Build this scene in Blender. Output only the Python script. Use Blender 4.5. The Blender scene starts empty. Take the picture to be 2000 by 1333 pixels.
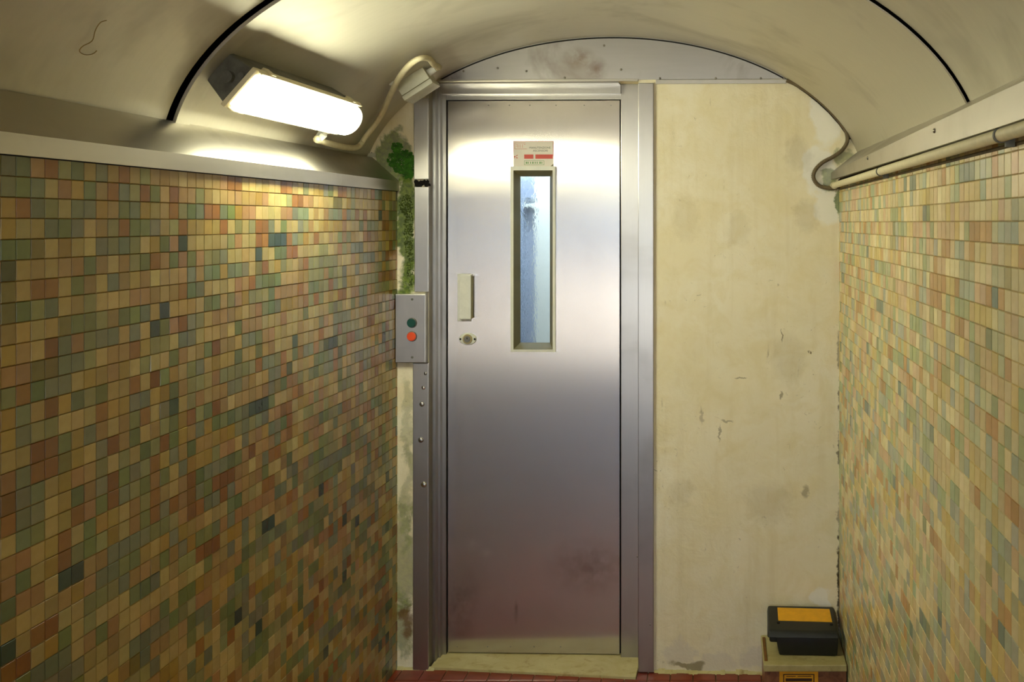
import bpy, bmesh, math, random
from mathutils import Vector, Matrix

# ------------------------------------------------------------------ camera, world, sun, exposure
SC = bpy.context.scene
COL = SC.collection
F = 1944.0            # focal length in pixels of the 2000 px wide frame (35 mm lens)
PX, PY = 1410.0, 435.0  # where the optical axis meets the frame (shift lens, verticals kept upright)
H = 1.6               # eye height
D = F / 550.0         # distance from the camera to the end wall

cam = bpy.data.cameras.new('camera')
cam.sensor_width = 36.0
cam.lens = F / 2000 * 36
cam.shift_x = (1000 - PX) / 2000
cam.shift_y = -(666.5 - PY) / 2000
cam.clip_start = 0.02
camo = bpy.data.objects.new('camera', cam)
COL.objects.link(camo)
camo.location = (0, -D, H)
camo.rotation_euler = (math.pi / 2, 0, 0)
SC.camera = camo

world = bpy.data.worlds.new('world')
SC.world = world
world.use_nodes = True
WORLD_COL = (0.62, 0.80, 1.0, 1)
WORLD_STR = 2.0
bg = world.node_tree.nodes['Background']
bg.inputs[0].default_value = WORLD_COL
bg.inputs[1].default_value = WORLD_STR

sun = bpy.data.lights.new('sun', 'SUN')
sun.energy = 18.0
sun.angle = 0.02
sun.color = (1.0, 0.95, 0.86)
suno = bpy.data.objects.new('sun', sun)
COL.objects.link(suno)
suno.rotation_euler = (math.radians(-12), math.radians(38), 0)   # shines from behind the end wall, onto the paving outside

VS = SC.view_settings
VS.view_transform = 'Standard'
VS.look = 'None'
VS.exposure = 1.32
VS.gamma = 1.0
VS.use_curve_mapping = False

LAMP_STR = 29.0
LAMP_COL = (0.98, 0.98, 0.72)

SC.cycles.max_bounces = 5

# ------------------------------------------------------------------ coordinates
PSI = math.radians(1.6)
UA = Vector((math.cos(PSI), -math.sin(PSI), 0))
VA = Vector((math.sin(PSI), math.cos(PSI), 0))
CAM = Vector((0, -D, H))
BW = Matrix(((UA.x, VA.x, 0, 0), (UA.y, VA.y, 0, 0), (0, 0, 1, 0), (0, 0, 0, 1)))  # end wall frame: along, into, up


def ray(px, py):
    return Vector(((px - PX) / F, 1.0, (PY - py) / F))


def bp(px, py, v=0.0):
    """point of the end wall frame (along, into, up) seen at a pixel of the photograph"""
    d = ray(px, py)
    t = (v - CAM.dot(VA)) / d.dot(VA)
    p = CAM + d * t
    return Vector((p.dot(UA), v, p.z))


def bu(px, v=0.0):
    return bp(px, 435, v).x


def bz(px, py, v=0.0):
    return bp(px, py, v).z


def at(px, py, depth):
    return CAM + ray(px, py) * depth


# ------------------------------------------------------------------ materials
def nmat(name):
    m = bpy.data.materials.new(name)
    m.use_nodes = True
    nt = m.node_tree
    b = nt.nodes['Principled BSDF']
    return m, nt, b


def N(nt, kind, **kw):
    n = nt.nodes.new(kind)
    for k, v in kw.items():
        if k == 'ins':
            for i, val in v.items():
                n.inputs[i].default_value = val
        else:
            setattr(n, k, v)
    return n


def lk(nt, a, b):
    nt.links.new(a, b)


def s2l(c):
    return tuple(((x / 255) / 12.92 if x / 255 <= 0.04045 else ((x / 255 + 0.055) / 1.055) ** 2.4) for x in c)


def rgba(c):
    return (*s2l(c), 1)


def noise(nt, vec, scale, detail=4, rough=0.55, dist=0.0):
    n = N(nt, 'ShaderNodeTexNoise')
    n.inputs['Scale'].default_value = scale
    n.inputs['Detail'].default_value = detail
    n.inputs['Roughness'].default_value = rough
    n.inputs['Distortion'].default_value = dist
    if vec is not None:
        lk(nt, vec, n.inputs['Vector'])
    return n.outputs['Fac']


def ramp(nt, fac, lo, hi, a=0.0, b=1.0):
    n = N(nt, 'ShaderNodeMapRange')
    n.clamp = True
    n.inputs[1].default_value = lo
    n.inputs[2].default_value = hi
    n.inputs[3].default_value = a
    n.inputs[4].default_value = b
    lk(nt, fac, n.inputs[0])
    return n.outputs[0]


def mix(nt, fac, a, b, mode='MIX'):
    n = N(nt, 'ShaderNodeMix', data_type='RGBA', blend_type=mode)
    if isinstance(fac, (int, float)):
        n.inputs[0].default_value = fac
    else:
        lk(nt, fac, n.inputs[0])
    for i, x in ((6, a), (7, b)):
        if isinstance(x, tuple):
            n.inputs[i].default_value = x
        else:
            lk(nt, x, n.inputs[i])
    return n.outputs[2]


def mth(nt, op, a, b=None, c=None):
    n = N(nt, 'ShaderNodeMath', operation=op)
    for i, x in enumerate((a, b, c)):
        if x is None:
            continue
        if isinstance(x, (int, float)):
            n.inputs[i].default_value = x
        else:
            lk(nt, x, n.inputs[i])
    return n.outputs[0]


def bump(nt, b, height, strength=0.2, dist=0.005):
    n = N(nt, 'ShaderNodeBump')
    n.inputs['Strength'].default_value = strength
    n.inputs['Distance'].default_value = dist
    lk(nt, height, n.inputs['Height'])
    lk(nt, n.outputs[0], b.inputs['Normal'])


def mapping(nt, vec, scale):
    n = N(nt, 'ShaderNodeMapping')
    n.inputs['Scale'].default_value = scale
    lk(nt, vec, n.inputs['Vector'])
    return n.outputs[0]


def objco(nt):
    return N(nt, 'ShaderNodeTexCoord').outputs['Object']


def near(nt, co, p, r0, r1, sc=(1, 1, 1)):
    """1 inside r0 of world point p, fading to 0 at r1"""
    s = N(nt, 'ShaderNodeVectorMath', operation='SUBTRACT')
    lk(nt, co, s.inputs[0])
    s.inputs[1].default_value = p
    m = N(nt, 'ShaderNodeVectorMath', operation='MULTIPLY')
    lk(nt, s.outputs[0], m.inputs[0])
    m.inputs[1].default_value = sc
    l = N(nt, 'ShaderNodeVectorMath', operation='LENGTH')
    lk(nt, m.outputs[0], l.inputs[0])
    return ramp(nt, l.outputs['Value'], r0, r1, 1.0, 0.0)


def plain(name, col, rough=0.5, metal=0.0, spec=0.5, var=0.12, vscale=30.0, bmp=0.0):
    m, nt, b = nmat(name)
    co = objco(nt)
    n = noise(nt, co, vscale, 5)
    c = rgba(col)
    dk = tuple(x * (1 - var * 2) for x in c[:3]) + (1,)
    lk(nt, mix(nt, ramp(nt, n, 0.3, 0.7), dk, c), b.inputs['Base Color'])
    b.inputs['Roughness'].default_value = rough
    b.inputs['Metallic'].default_value = metal
    b.inputs['Specular IOR Level'].default_value = spec
    if bmp:
        bump(nt, b, n, bmp, 0.002)
    return m


def steel(name, col=(0.60, 0.585, 0.56), rough=0.30, aniso=0.0, grime=0.25, streak=(1, 1, 1), grimecol=(70, 52, 30), gscale=3.0, rvar=0.10, metal=1.0):
    m, nt, b = nmat(name)
    co = objco(nt)
    g1 = noise(nt, co, gscale, 4, 0.62, 0.4)
    st = noise(nt, mapping(nt, co, streak), 7.0, 1, 0.5)
    base = mix(nt, ramp(nt, st, 0.35, 0.65), tuple(x * 0.975 for x in col) + (1,), (*col, 1))
    base = mix(nt, ramp(nt, g1, 0.52, 0.80, 0.0, grime), base, rgba(grimecol))
    lk(nt, base, b.inputs['Base Color'])
    b.inputs['Metallic'].default_value = metal
    r = mth(nt, 'ADD', ramp(nt, st, 0.3, 0.7, rough - 0.006, rough + 0.008), ramp(nt, g1, 0.45, 0.8, 0.0, rvar))
    lk(nt, r, b.inputs['Roughness'])
    if aniso:
        b.inputs['Anisotropic'].default_value = aniso
        t = N(nt, 'ShaderNodeTangent', direction_type='UV_MAP')
        lk(nt, t.outputs[0], b.inputs['Tangent'])
    w = noise(nt, co, 2.2, 0, 0.5)
    bump(nt, b, w, 0.05, 0.02)
    return m


M = {}
M['door_steel'] = steel('brushed_door_steel', (0.62, 0.58, 0.56), 0.25, 0.95, 0.10, (90, 90, 1.5), (95, 70, 60), 3.0, 0.02)
M['frame_steel'] = steel('brushed_frame_steel', (0.47, 0.45, 0.43), 0.31, 0.6, 0.25, (90, 90, 1.5))
M['vault_steel'] = steel('vault_sheet_steel', (0.60, 0.56, 0.45), 0.55, 0.0, 0.4, (2, 12, 2), (84, 66, 34), 2.4, 0.10, 0.72)
M['cornice_steel'] = steel('cornice_steel', (0.50, 0.47, 0.41), 0.33, 0.0, 0.25, (9, 0.8, 9), (88, 72, 36), 3.5)
M['lunette_steel'] = steel('lunette_steel', (0.47, 0.455, 0.45), 0.36, 0.5, 0.6, (1.0, 12, 12), (98, 74, 46), 4.5)
M['bolt'] = plain('bolt_metal', (150, 146, 136), 0.35, 1.0)
M['dark_gap'] = plain('dark_gap', (18, 15, 10), 0.9, bmp=0.3)
M['cream_plastic'] = plain('cream_plastic', (226, 226, 218), 0.45, var=0.05, vscale=50)
M['conduit_cream'] = plain('conduit_cream', (226, 216, 180), 0.42, var=0.07, vscale=60)
M['conduit_dirty'] = plain('conduit_dirty', (112, 96, 66), 0.6, var=0.2, vscale=70)
M['lamp_grey'] = plain('lamp_grey', (112, 112, 102), 0.55, var=0.25, vscale=35)
M['box_grey'] = plain('box_grey', (206, 206, 188), 0.45, var=0.07, vscale=45)
M['black_plastic'] = plain('black_plastic', (23, 26, 22), 0.42, var=0.15, vscale=60)
M['yellow_label'] = plain('yellow_label', (236, 172, 18), 0.5, var=0.08, vscale=40)
M['brown_ink'] = plain('brown_ink', (66, 38, 12), 0.6)
M['sticker_white'] = plain('sticker_white', (226, 218, 204), 0.45, var=0.03)
M['ink_red'] = plain('ink_red', (206, 66, 48), 0.5, var=0.05)
M['ink_pale_red'] = plain('ink_pale_red', (214, 132, 112), 0.5, var=0.05)
M['ink_dark'] = plain('ink_dark', (92, 98, 84), 0.5, var=0.05)
M['ink_green'] = plain('ink_green', (112, 160, 98), 0.5, var=0.05)
M['gasket'] = plain('window_gasket_olive', (116, 108, 70), 0.5, var=0.05)
M['window_frame'] = plain('window_frame_cream', (226, 226, 214), 0.4, var=0.04)
M['button_green'] = plain('button_green', (20, 74, 66), 0.3, var=0.05)
M['button_red'] = plain('button_red', (236, 88, 50), 0.3, var=0.05)
M['brass'] = plain('lock_brass', (196, 178, 128), 0.28, 1.0, var=0.1)
M['concrete'] = plain('rough_concrete', (96, 88, 72), 0.95, var=0.3, vscale=6, bmp=0.5)


def smudge(mname, spots):
    """wiped marks and drips on a sheet"""
    nt = M[mname].node_tree
    b = nt.nodes['Principled BSDF']
    src = b.inputs['Base Color'].links[0].from_socket
    co = objco(nt)
    n = noise(nt, co, 26.0, 4, 0.6)
    for px, py, v, r, sc, col, k in spots:
        q = BW @ bp(px, py, v)
        z = near(nt, co, (q.x, q.y, q.z), 0.0, r, sc)
        z = mth(nt, 'MULTIPLY', z, ramp(nt, n, 0.25, 0.6))
        src = mix(nt, mth(nt, 'MULTIPLY', z, k), src, rgba(col))
    lk(nt, src, b.inputs['Base Color'])


smudge('door_steel', ((925, 1065, 0.11, 0.035, (1, 0, 1), (236, 232, 226), 0.6), (948, 1080, 0.11, 0.03, (1, 0, 1.4), (236, 232, 226), 0.5),
                      (1008, 1195, 0.11, 0.05, (5, 0, 1), (70, 46, 36), 0.7), (1150, 1110, 0.11, 0.16, (0.8, 0, 1.3), (110, 70, 46), 0.45),
                      (900, 1180, 0.11, 0.12, (1.5, 0, 0.7), (84, 66, 46), 0.45)))
smudge('lunette_steel', ((1130, 115, 0.0, 0.07, (1, 0, 1.4), (120, 92, 58), 0.7), (1165, 135, 0.0, 0.05, (1, 0, 1), (112, 84, 66), 0.7), (880, 145, 0.0, 0.06, (1, 0, 1), (40, 30, 20), 0.7)))


def make_tile_mat(name, objinfo):
    m, nt, b = nmat(name)
    co = objco(nt)
    if objinfo:
        c = N(nt, 'ShaderNodeObjectInfo').outputs['Color']
    else:
        c = N(nt, 'ShaderNodeAttribute', attribute_name='tile_col').outputs['Color']
    n = noise(nt, co, 40.0, 2, 0.6)
    d = mix(nt, ramp(nt, n, 0.3, 0.75), (0.88, 0.86, 0.82, 1), (1, 1, 1, 1))
    lk(nt, mix(nt, 1.0, c, d, 'MULTIPLY'), b.inputs['Base Color'])
    b.inputs['Roughness'].default_value = 0.24
    b.inputs['Specular IOR Level'].default_value = 0.5
    return m


M['tile_obj'] = make_tile_mat('glazed_mosaic_tile', True)
M['tile_att'] = make_tile_mat('glazed_mosaic_tile_field', False)
M['grout'] = plain('grout', (150, 118, 52), 0.85, var=0.25, vscale=20, bmp=0.2)
M['grout_pale'] = plain('grout_pale', (182, 158, 104), 0.85, var=0.2, vscale=20, bmp=0.2)


def noise_col(nt, co, sc):
    n = N(nt, 'ShaderNodeTexNoise')
    n.inputs['Scale'].default_value = sc
    n.inputs['Detail'].default_value = 2
    lk(nt, co, n.inputs['Vector'])
    return n.outputs['Color']


def make_plaster():
    m, nt, b = nmat('stained_plaster')
    co = objco(nt)
    n1 = noise(nt, co, 2.6, 6, 0.6, 0.6)
    n2 = noise(nt, co, 11.0, 7, 0.65, 0.5)
    n3 = noise(nt, co, 70.0, 5, 0.6)
    stre = noise(nt, mapping(nt, co, (9, 9, 0.7)), 2.0, 5, 0.6)
    c = mix(nt, ramp(nt, n1, 0.35, 0.68), rgba((236, 226, 194)), rgba((242, 236, 216)))
    c = mix(nt, ramp(nt, n2, 0.45, 0.72, 0, 0.75), c, rgba((228, 216, 176)))
    c = mix(nt, ramp(nt, stre, 0.52, 0.75, 0, 0.35), c, rgba((214, 200, 160)))
    # scuffs and small dark specks, mainly at trolley height
    spk = mth(nt, 'MULTIPLY', ramp(nt, noise(nt, co, 34.0, 6, 0.7, 1.5), 0.635, 0.70), ramp(nt, n1, 0.42, 0.6))
    c = mix(nt, mth(nt, 'MULTIPLY', spk, 0.6), c, rgba((104, 88, 58)))
    scr = mth(nt, 'MULTIPLY', ramp(nt, noise(nt, mapping(nt, co, (60, 60, 5)), 1.0, 4, 0.6), 0.68, 0.74), ramp(nt, n2, 0.5, 0.6))
    c = mix(nt, mth(nt, 'MULTIPLY', scr, 0.5), c, rgba((116, 100, 66)))

    nd = N(nt, 'ShaderNodeTexNoise')
    nd.inputs['Scale'].default_value = 14.0
    nd.inputs['Detail'].default_value = 4
    lk(nt, co, nd.inputs['Vector'])
    nsub = N(nt, 'ShaderNodeVectorMath', operation='MULTIPLY_ADD')
    lk(nt, nd.outputs['Color'], nsub.inputs[0])
    nsub.inputs[1].default_value = (0.10, 0, 0.10)
    nsub.inputs[2].default_value = (-0.05, 0, -0.05)
    nadd = N(nt, 'ShaderNodeVectorMath', operation='ADD')
    lk(nt, co, nadd.inputs[0])
    lk(nt, nsub.outputs[0], nadd.inputs[1])
    cod = nadd.outputs[0]
    nd2 = N(nt, 'ShaderNodeVectorMath', operation='MULTIPLY_ADD')
    lk(nt, noise_col(nt, co, 60.0), nd2.inputs[0])
    nd2.inputs[1].default_value = (0.026, 0, 0.026)
    nd2.inputs[2].default_value = (-0.013, 0, -0.013)
    na2 = N(nt, 'ShaderNodeVectorMath', operation='ADD')
    lk(nt, co, na2.inputs[0])
    lk(nt, nd2.outputs[0], na2.inputs[1])
    cod2 = na2.outputs[0]

    def w(px, py):
        q = BW @ bp(px, py)
        return (q.x, q.y, q.z)

    def zone(px, py, r0, r1, sc=(1, 1, 1), jag=0.7):
        z = near(nt, cod if r1 > 0.046 else cod2, w(px, py), r0, r1, sc)
        return mth(nt, 'MULTIPLY', ramp(nt, z, 0.02, 0.3), ramp(nt, mth(nt, 'ADD', z, mth(nt, 'MULTIPLY', mth(nt, 'SUBTRACT', n2, 0.5), jag * 2.4)), 0.35, 0.65))

    # white flaking patch beside the vault on the right
    for px, py, r0, r1, sc in ((1610, 235, 0.03, 0.09, (1, 1, 0.7)), (1596, 330, 0.03, 0.075, (1, 1, 0.55)), (1618, 405, 0.02, 0.07, (1, 1, 0.7)), (1607, 1168, 0.02, 0.05, (1, 1, 1))):
        c = mix(nt, mth(nt, 'MULTIPLY', zone(px, py, r0, r1, sc, 0.45), 0.8), c, rgba((244, 242, 234)))
    # peeled paint at the foot of the wall
    for px, py, r0, r1, sc in ((1330, 1275, 0.03, 0.09, (1, 1, 1.5)), (1400, 1300, 0.05, 0.13, (1, 1, 2.2)), (1470, 1285, 0.02, 0.08, (1, 1, 1.5))):
        c = mix(nt, mth(nt, 'MULTIPLY', zone(px, py, r0, r1, sc, 0.8), 0.75), c, rgba((222, 214, 196)))
    c = mix(nt, mth(nt, 'MULTIPLY', zone(1345, 1302, 0.02, 0.075, (1, 1, 3.2), 0.35), 0.8), c, rgba((140, 128, 92)))
    # damp green algae by the left corner and at the right conduit bend
    for px, py, r0, r1, sc, k in ((768, 310, 0.05, 0.10, (1, 1, 0.8), 0.75), (792, 450, 0.05, 0.16, (2.2, 1, 0.55), 0.9),
                                  (796, 540, 0.01, 0.06, (1.5, 1, 0.5), 0.55), (790, 1085, 0.02, 0.16, (2.6, 1, 0.5), 0.45),
                                  (784, 1235, 0.02, 0.14, (2.0, 1, 0.7), 0.55), (797, 830, 0.0, 0.10, (3, 1, 0.4), 0.3), (797, 960, 0.0, 0.12, (3, 1, 0.4), 0.3),
                                  (1618, 352, 0.02, 0.05, (1, 1, 1), 0.6), (1640, 395, 0.012, 0.04, (1.6, 1, 0.5), 0.8), (1648, 305, 0.01, 0.05, (1, 1, 1), 0.5)):
        c = mix(nt, mth(nt, 'MULTIPLY', zone(px, py, r0, r1, sc, 1.0), k), c, mix(nt, ramp(nt, n3, 0.35, 0.7), rgba((44, 74, 16)), rgba((118, 140, 44))))
    # rust coloured run by the foot of the left strip, black mould in the right corner
    c = mix(nt, mth(nt, 'MULTIPLY', zone(798, 1215, 0.0, 0.07, (1.6, 1, 0.7), 0.6), 0.7), c, rgba((112, 66, 14)))
    for py, k in ((700, 0.5), (780, 0.75), (880, 0.7), (1000, 0.5), (1110, 0.9), (1190, 0.9)):
        c = mix(nt, mth(nt, 'MULTIPLY', zone(1641, py, 0.0, 0.045, (2.6, 1, 0.26), 0.9), k), c, rgba((58, 48, 24)))
    for px, py, sc, k in ((1573, 960, (2.2, 1, 1), 0.5), (1340, 430, (0.5, 1, 0.28), 0.10), (1440, 450, (0.5, 1, 0.4), 0.10), (1540, 700, (0.4, 1, 0.25), 0.12), (1500, 980, (0.3, 1, 0.3), 0.14), (1330, 960, (0.5, 1, 0.5), 0.12), (1560, 300, (0.5, 1, 0.4), 0.16), (1575, 420, (0.6, 1, 0.4), 0.14), (1527, 655, (9, 1, 1), 0.7), (1449, 739, (1, 1, 7), 0.5), (1406, 845, (6, 1, 0.8), 0.5), (1420, 823, (1.1, 1, 6), 0.45), (1526, 772, (4, 1, 1.6), 0.6), (1582, 688, (9, 1, 4), 0.8), (1370, 815, (3, 1, 1), 0.35)):
        c = mix(nt, mth(nt, 'MULTIPLY', zone(px, py, 0.0, 0.045, sc, 0.35), k), c, rgba((96, 80, 44)))
    lk(nt, c, b.inputs['Base Color'])
    b.inputs['Roughness'].default_value = 0.75
    b.inputs['Specular IOR Level'].default_value = 0.25
    hgt = mth(nt, 'ADD', mth(nt, 'MULTIPLY', n2, 1.0), mth(nt, 'MULTIPLY', n3, 0.25))
    bump(nt, b, hgt, 0.35, 0.012)
    return m


M['plaster'] = make_plaster()


def make_marble(name, a, bcol, cdark, sc=6.0):
    m, nt, b = nmat(name)
    co = objco(nt)
    n1 = noise(nt, co, sc, 6, 0.65, 1.2)
    n2 = noise(nt, co, sc * 3.5, 6, 0.6, 0.6)
    c = mix(nt, ramp(nt, n1, 0.35, 0.65), rgba(a), rgba(bcol))
    c = mix(nt, ramp(nt, n2, 0.55, 0.75, 0, 0.75), c, rgba(cdark))
    lk(nt, c, b.inputs['Base Color'])
    b.inputs['Roughness'].default_value = 0.42
    bump(nt, b, n2, 0.12, 0.003)
    return m


M['marble_sill'] = make_marble('worn_marble', (196, 186, 138), (180, 166, 110), (140, 106, 44))
M['marble_brown'] = make_marble('brown_marble', (112, 66, 40), (146, 100, 66), (74, 40, 24), 14)
M['marble_top'] = make_marble('plinth_marble', (188, 178, 126), (168, 154, 100), (126, 102, 50), 8)
M['red_tile'] = plain('red_floor_tile', (138, 54, 30), 0.30, var=0.22, vscale=14)
M['floor_grout'] = plain('floor_grout', (120, 98, 66), 0.9, var=0.2)
M['paving'] = plain('outside_paving', (196, 192, 184), 0.9, var=0.1, vscale=3)
M['white_render'] = plain('white_render', (214, 206, 184), 0.8, var=0.06, vscale=5)
M['cabin'] = plain('cabin_panel', (196, 204, 214), 0.45, var=0.04)
M['cabin_pale'] = plain('cabin_panel_pale', (232, 232, 214), 0.45, var=0.03)
M['cabin_dark'] = plain('cabin_panel_dark', (158, 168, 182), 0.45, var=0.05)
M['moss'] = plain('moss_green', (66, 132, 20), 0.85, var=0.35, vscale=60)
M['moss_dark'] = plain('moss_dark', (78, 96, 22), 0.9, var=0.35, vscale=60)

m, nt, b = nmat('pebbled_glass')
b.inputs['Base Color'].default_value = (0.86, 0.92, 1.0, 1)
b.inputs['Transmission Weight'].default_value = 1.0
b.inputs['Roughness'].default_value = 0.10
b.inputs['IOR'].default_value = 1.25
bump(nt, b, noise(nt, mapping(nt, objco(nt), (1, 1, 0.6)), 170.0, 1), 0.3, 0.003)
M['glass'] = m

m, nt, b = nmat('lit_diffuser')
co = objco(nt)
b.inputs['Base Color'].default_value = (0.9, 0.87, 0.75, 1)
b.inputs['Roughness'].default_value = 0.35
b.inputs['Emission Color'].default_value = (*LAMP_COL, 1)
b.inputs['Emission Strength'].default_value = LAMP_STR
M['diffuser'] = m
m, nt, b = nmat('diffuser_rim')
b.inputs['Base Color'].default_value = (0.82, 0.75, 0.5, 1)
b.inputs['Roughness'].default_value = 0.35
b.inputs['Emission Color'].default_value = (1.0, 0.86, 0.52, 1)
b.inputs['Emission Strength'].default_value = 0.0
M['rim'] = m
M['end_cap'] = M['diffuser'].copy()
M['end_cap'].name = 'diffuser_end_cap'
M['end_cap'].node_tree.nodes['Principled BSDF'].inputs['Emission Strength'].default_value = 1.1
M['end_cap'].node_tree.nodes['Principled BSDF'].inputs['Emission Color'].default_value = (1.0, 0.9, 0.6, 1)


# ------------------------------------------------------------------ mesh helpers
class P:
    """collects shapes of ONE part"""

    def __init__(self, mat=None):
        self.bm = bmesh.new()
        self.m = mat or Matrix.Identity(4)

    def _merge(self, b2, mtx=None):
        if mtx is not None:
            b2.transform(mtx)
        b2.transform(self.m)
        me = bpy.data.meshes.new('tmp')
        b2.to_mesh(me)
        b2.free()
        self.bm.from_mesh(me)
        bpy.data.meshes.remove(me)

    def box(self, lo, hi, bev=0.0, seg=2, mtx=None):
        b2 = bmesh.new()
        bmesh.ops.create_cube(b2, size=1.0)
        lo, hi = Vector(lo), Vector(hi)
        s = hi - lo
        for v in b2.verts:
            v.co = Vector((v.co.x * s.x, v.co.y * s.y, v.co.z * s.z)) + (lo + hi) / 2
        if bev:
            bmesh.ops.bevel(b2, geom=list(b2.edges), offset=bev, segments=seg, affect='EDGES', profile=0.6)
        self._merge(b2, mtx)
        return self

    def hexa(self, bottom, top, bev=0.0, seg=2, mtx=None):
        """two quads of four corners (same winding) joined to a solid"""
        b2 = bmesh.new()
        vs = [b2.verts.new(p) for p in bottom] + [b2.verts.new(p) for p in top]
        b2.faces.new([vs[3], vs[2], vs[1], vs[0]])
        b2.faces.new(vs[4:8])
        for i in range(4):
            j = (i + 1) % 4
            b2.faces.new([vs[i], vs[j], vs[4 + j], vs[4 + i]])
        bmesh.ops.recalc_face_normals(b2, faces=list(b2.faces))
        if bev:
            bmesh.ops.bevel(b2, geom=list(b2.edges), offset=bev, segments=seg, affect='EDGES', profile=0.6)
        self._merge(b2, mtx)
        return self

    def prism(self, poly, vec, bev=0.0, seg=1, mtx=None):
        """closed 3-D polygon pushed along vec"""
        b2 = bmesh.new()
        a = [b2.verts.new(p) for p in poly]
        c = [b2.verts.new(Vector(p) + Vector(vec)) for p in poly]
        n = len(poly)
        b2.faces.new(a)
        b2.faces.new(c[::-1])
        for i in range(n):
            j = (i + 1) % n
            b2.faces.new([a[j], a[i], c[i], c[j]])
        bmesh.ops.recalc_face_normals(b2, faces=list(b2.faces))
        if bev:
            bmesh.ops.bevel(b2, geom=list(b2.edges), offset=bev, segments=seg, affect='EDGES')
        self._merge(b2, mtx)
        return self

    def cyl(self, p0, p1, r0, r1=None, seg=20, bev=0.0):
        r1 = r0 if r1 is None else r1
        p0, p1 = Vector(p0), Vector(p1)
        b2 = bmesh.new()
        ax = (p1 - p0)
        bmesh.ops.create_cone(b2, cap_ends=True, segments=seg, radius1=r0, radius2=r1, depth=ax.length)
        if bev:
            es = [e for e in b2.edges if abs(e.verts[0].co.z - e.verts[1].co.z) < 1e-6 and e.verts[0].co.z > 0]
            bmesh.ops.bevel(b2, geom=es, offset=bev, segments=2, affect='EDGES')
        q = Vector((0, 0, 1)).rotation_difference(ax.normalized())
        self._merge(b2, Matrix.Translation((p0 + p1) / 2) @ q.to_matrix().to_4x4())
        return self

    def dome(self, p, nrm, r, h, seg=12, rings=4):
        """a rivet head"""
        b2 = bmesh.new()
        rows = []
        for i in range(rings):
            a = i / rings * math.pi / 2
            rows.append([b2.verts.new((r * math.cos(a) * math.cos(t), r * math.cos(a) * math.sin(t), h * math.sin(a))) for t in [2 * math.pi * k / seg for k in range(seg)]])
        top = b2.verts.new((0, 0, h))
        for i in range(rings - 1):
            for k in range(seg):
                j = (k + 1) % seg
                b2.faces.new([rows[i][k], rows[i][j], rows[i + 1][j], rows[i + 1][k]])
        for k in range(seg):
            b2.faces.new([rows[-1][k], rows[-1][(k + 1) % seg], top])
        b2.faces.new(rows[0][::-1])
        q = Vector((0, 0, 1)).rotation_difference(Vector(nrm).normalized())
        self._merge(b2, Matrix.Translation(Vector(p)) @ q.to_matrix().to_4x4())
        return self

    def tube(self, pts, r, seg=10, ridge=0.0, cap=True):
        """tube along points; r a number, ridge = alternating radius change per ring"""
        b2 = bmesh.new()
        pts = [Vector(p) for p in pts]
        rows = []
        up = None
        for i, p in enumerate(pts):
            t = (pts[min(i + 1, len(pts) - 1)] - pts[max(i - 1, 0)]).normalized()
            if up is None:
                up = t.orthogonal().normalized()
            up = (up - t * up.dot(t)).normalized()
            sd = t.cross(up)
            rr = r + (ridge if i % 2 else 0.0)
            rows.append([b2.verts.new(p + (up * math.cos(a) + sd * math.sin(a)) * rr) for a in [2 * math.pi * k / seg for k in range(seg)]])
        for i in range(len(rows) - 1):
            for k in range(seg):
                j = (k + 1) % seg
                b2.faces.new([rows[i][k], rows[i][j], rows[i + 1][j], rows[i + 1][k]])
        if cap:
            b2.faces.new(rows[0][::-1])
            b2.faces.new(rows[-1])
        bmesh.ops.recalc_face_normals(b2, faces=list(b2.faces))
        self._merge(b2)
        return self

    def grid(self, rows, close=False):
        """sheet through rows of points"""
        b2 = bmesh.new()
        vr = [[b2.verts.new(p) for p in r] for r in rows]
        for i in range(len(vr) - 1):
            n = len(vr[i])
            for k in range(n if close else n - 1):
                j = (k + 1) % n
                b2.faces.new([vr[i][k], vr[i][j], vr[i + 1][j], vr[i + 1][k]])
        self._merge(b2)
        return self

    def build(self, name, mat, parent=None, smooth=False, kind=None, label=None, cat=None, group=None, uv=None, angle=35):
        me = bpy.data.meshes.new(name)
        if uv is not None:
            lay = self.bm.loops.layers.uv.new('UVMap')
            ua, va = uv
            for f in self.bm.faces:
                for l in f.loops:
                    l[lay].uv = (l.vert.co.dot(ua), l.vert.co.dot(va))
        if smooth:
            for f in self.bm.faces:
                f.smooth = True
            for e in self.bm.edges:
                if len(e.link_faces) == 2 and e.calc_face_angle(0) > math.radians(angle):
                    e.smooth = False
        self.bm.to_mesh(me)
        self.bm.free()
        o = bpy.data.objects.new(name, me)
        me.materials.append(mat)
        COL.objects.link(o)
        if parent is not None:
            o.parent = parent
        tag(o, label, cat, group, kind)
        return o


def tag(o, label=None, cat=None, group=None, kind=None):
    if label:
        o['label'] = label
    if cat:
        o['category'] = cat
    if group:
        o['group'] = group
    if kind:
        o['kind'] = kind
    return o


def empty(name, label=None, cat=None, group=None, kind=None):
    o = bpy.data.objects.new(name, None)
    o.empty_display_size = 0.05
    COL.objects.link(o)
    return tag(o, label, cat, group, kind)


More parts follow.
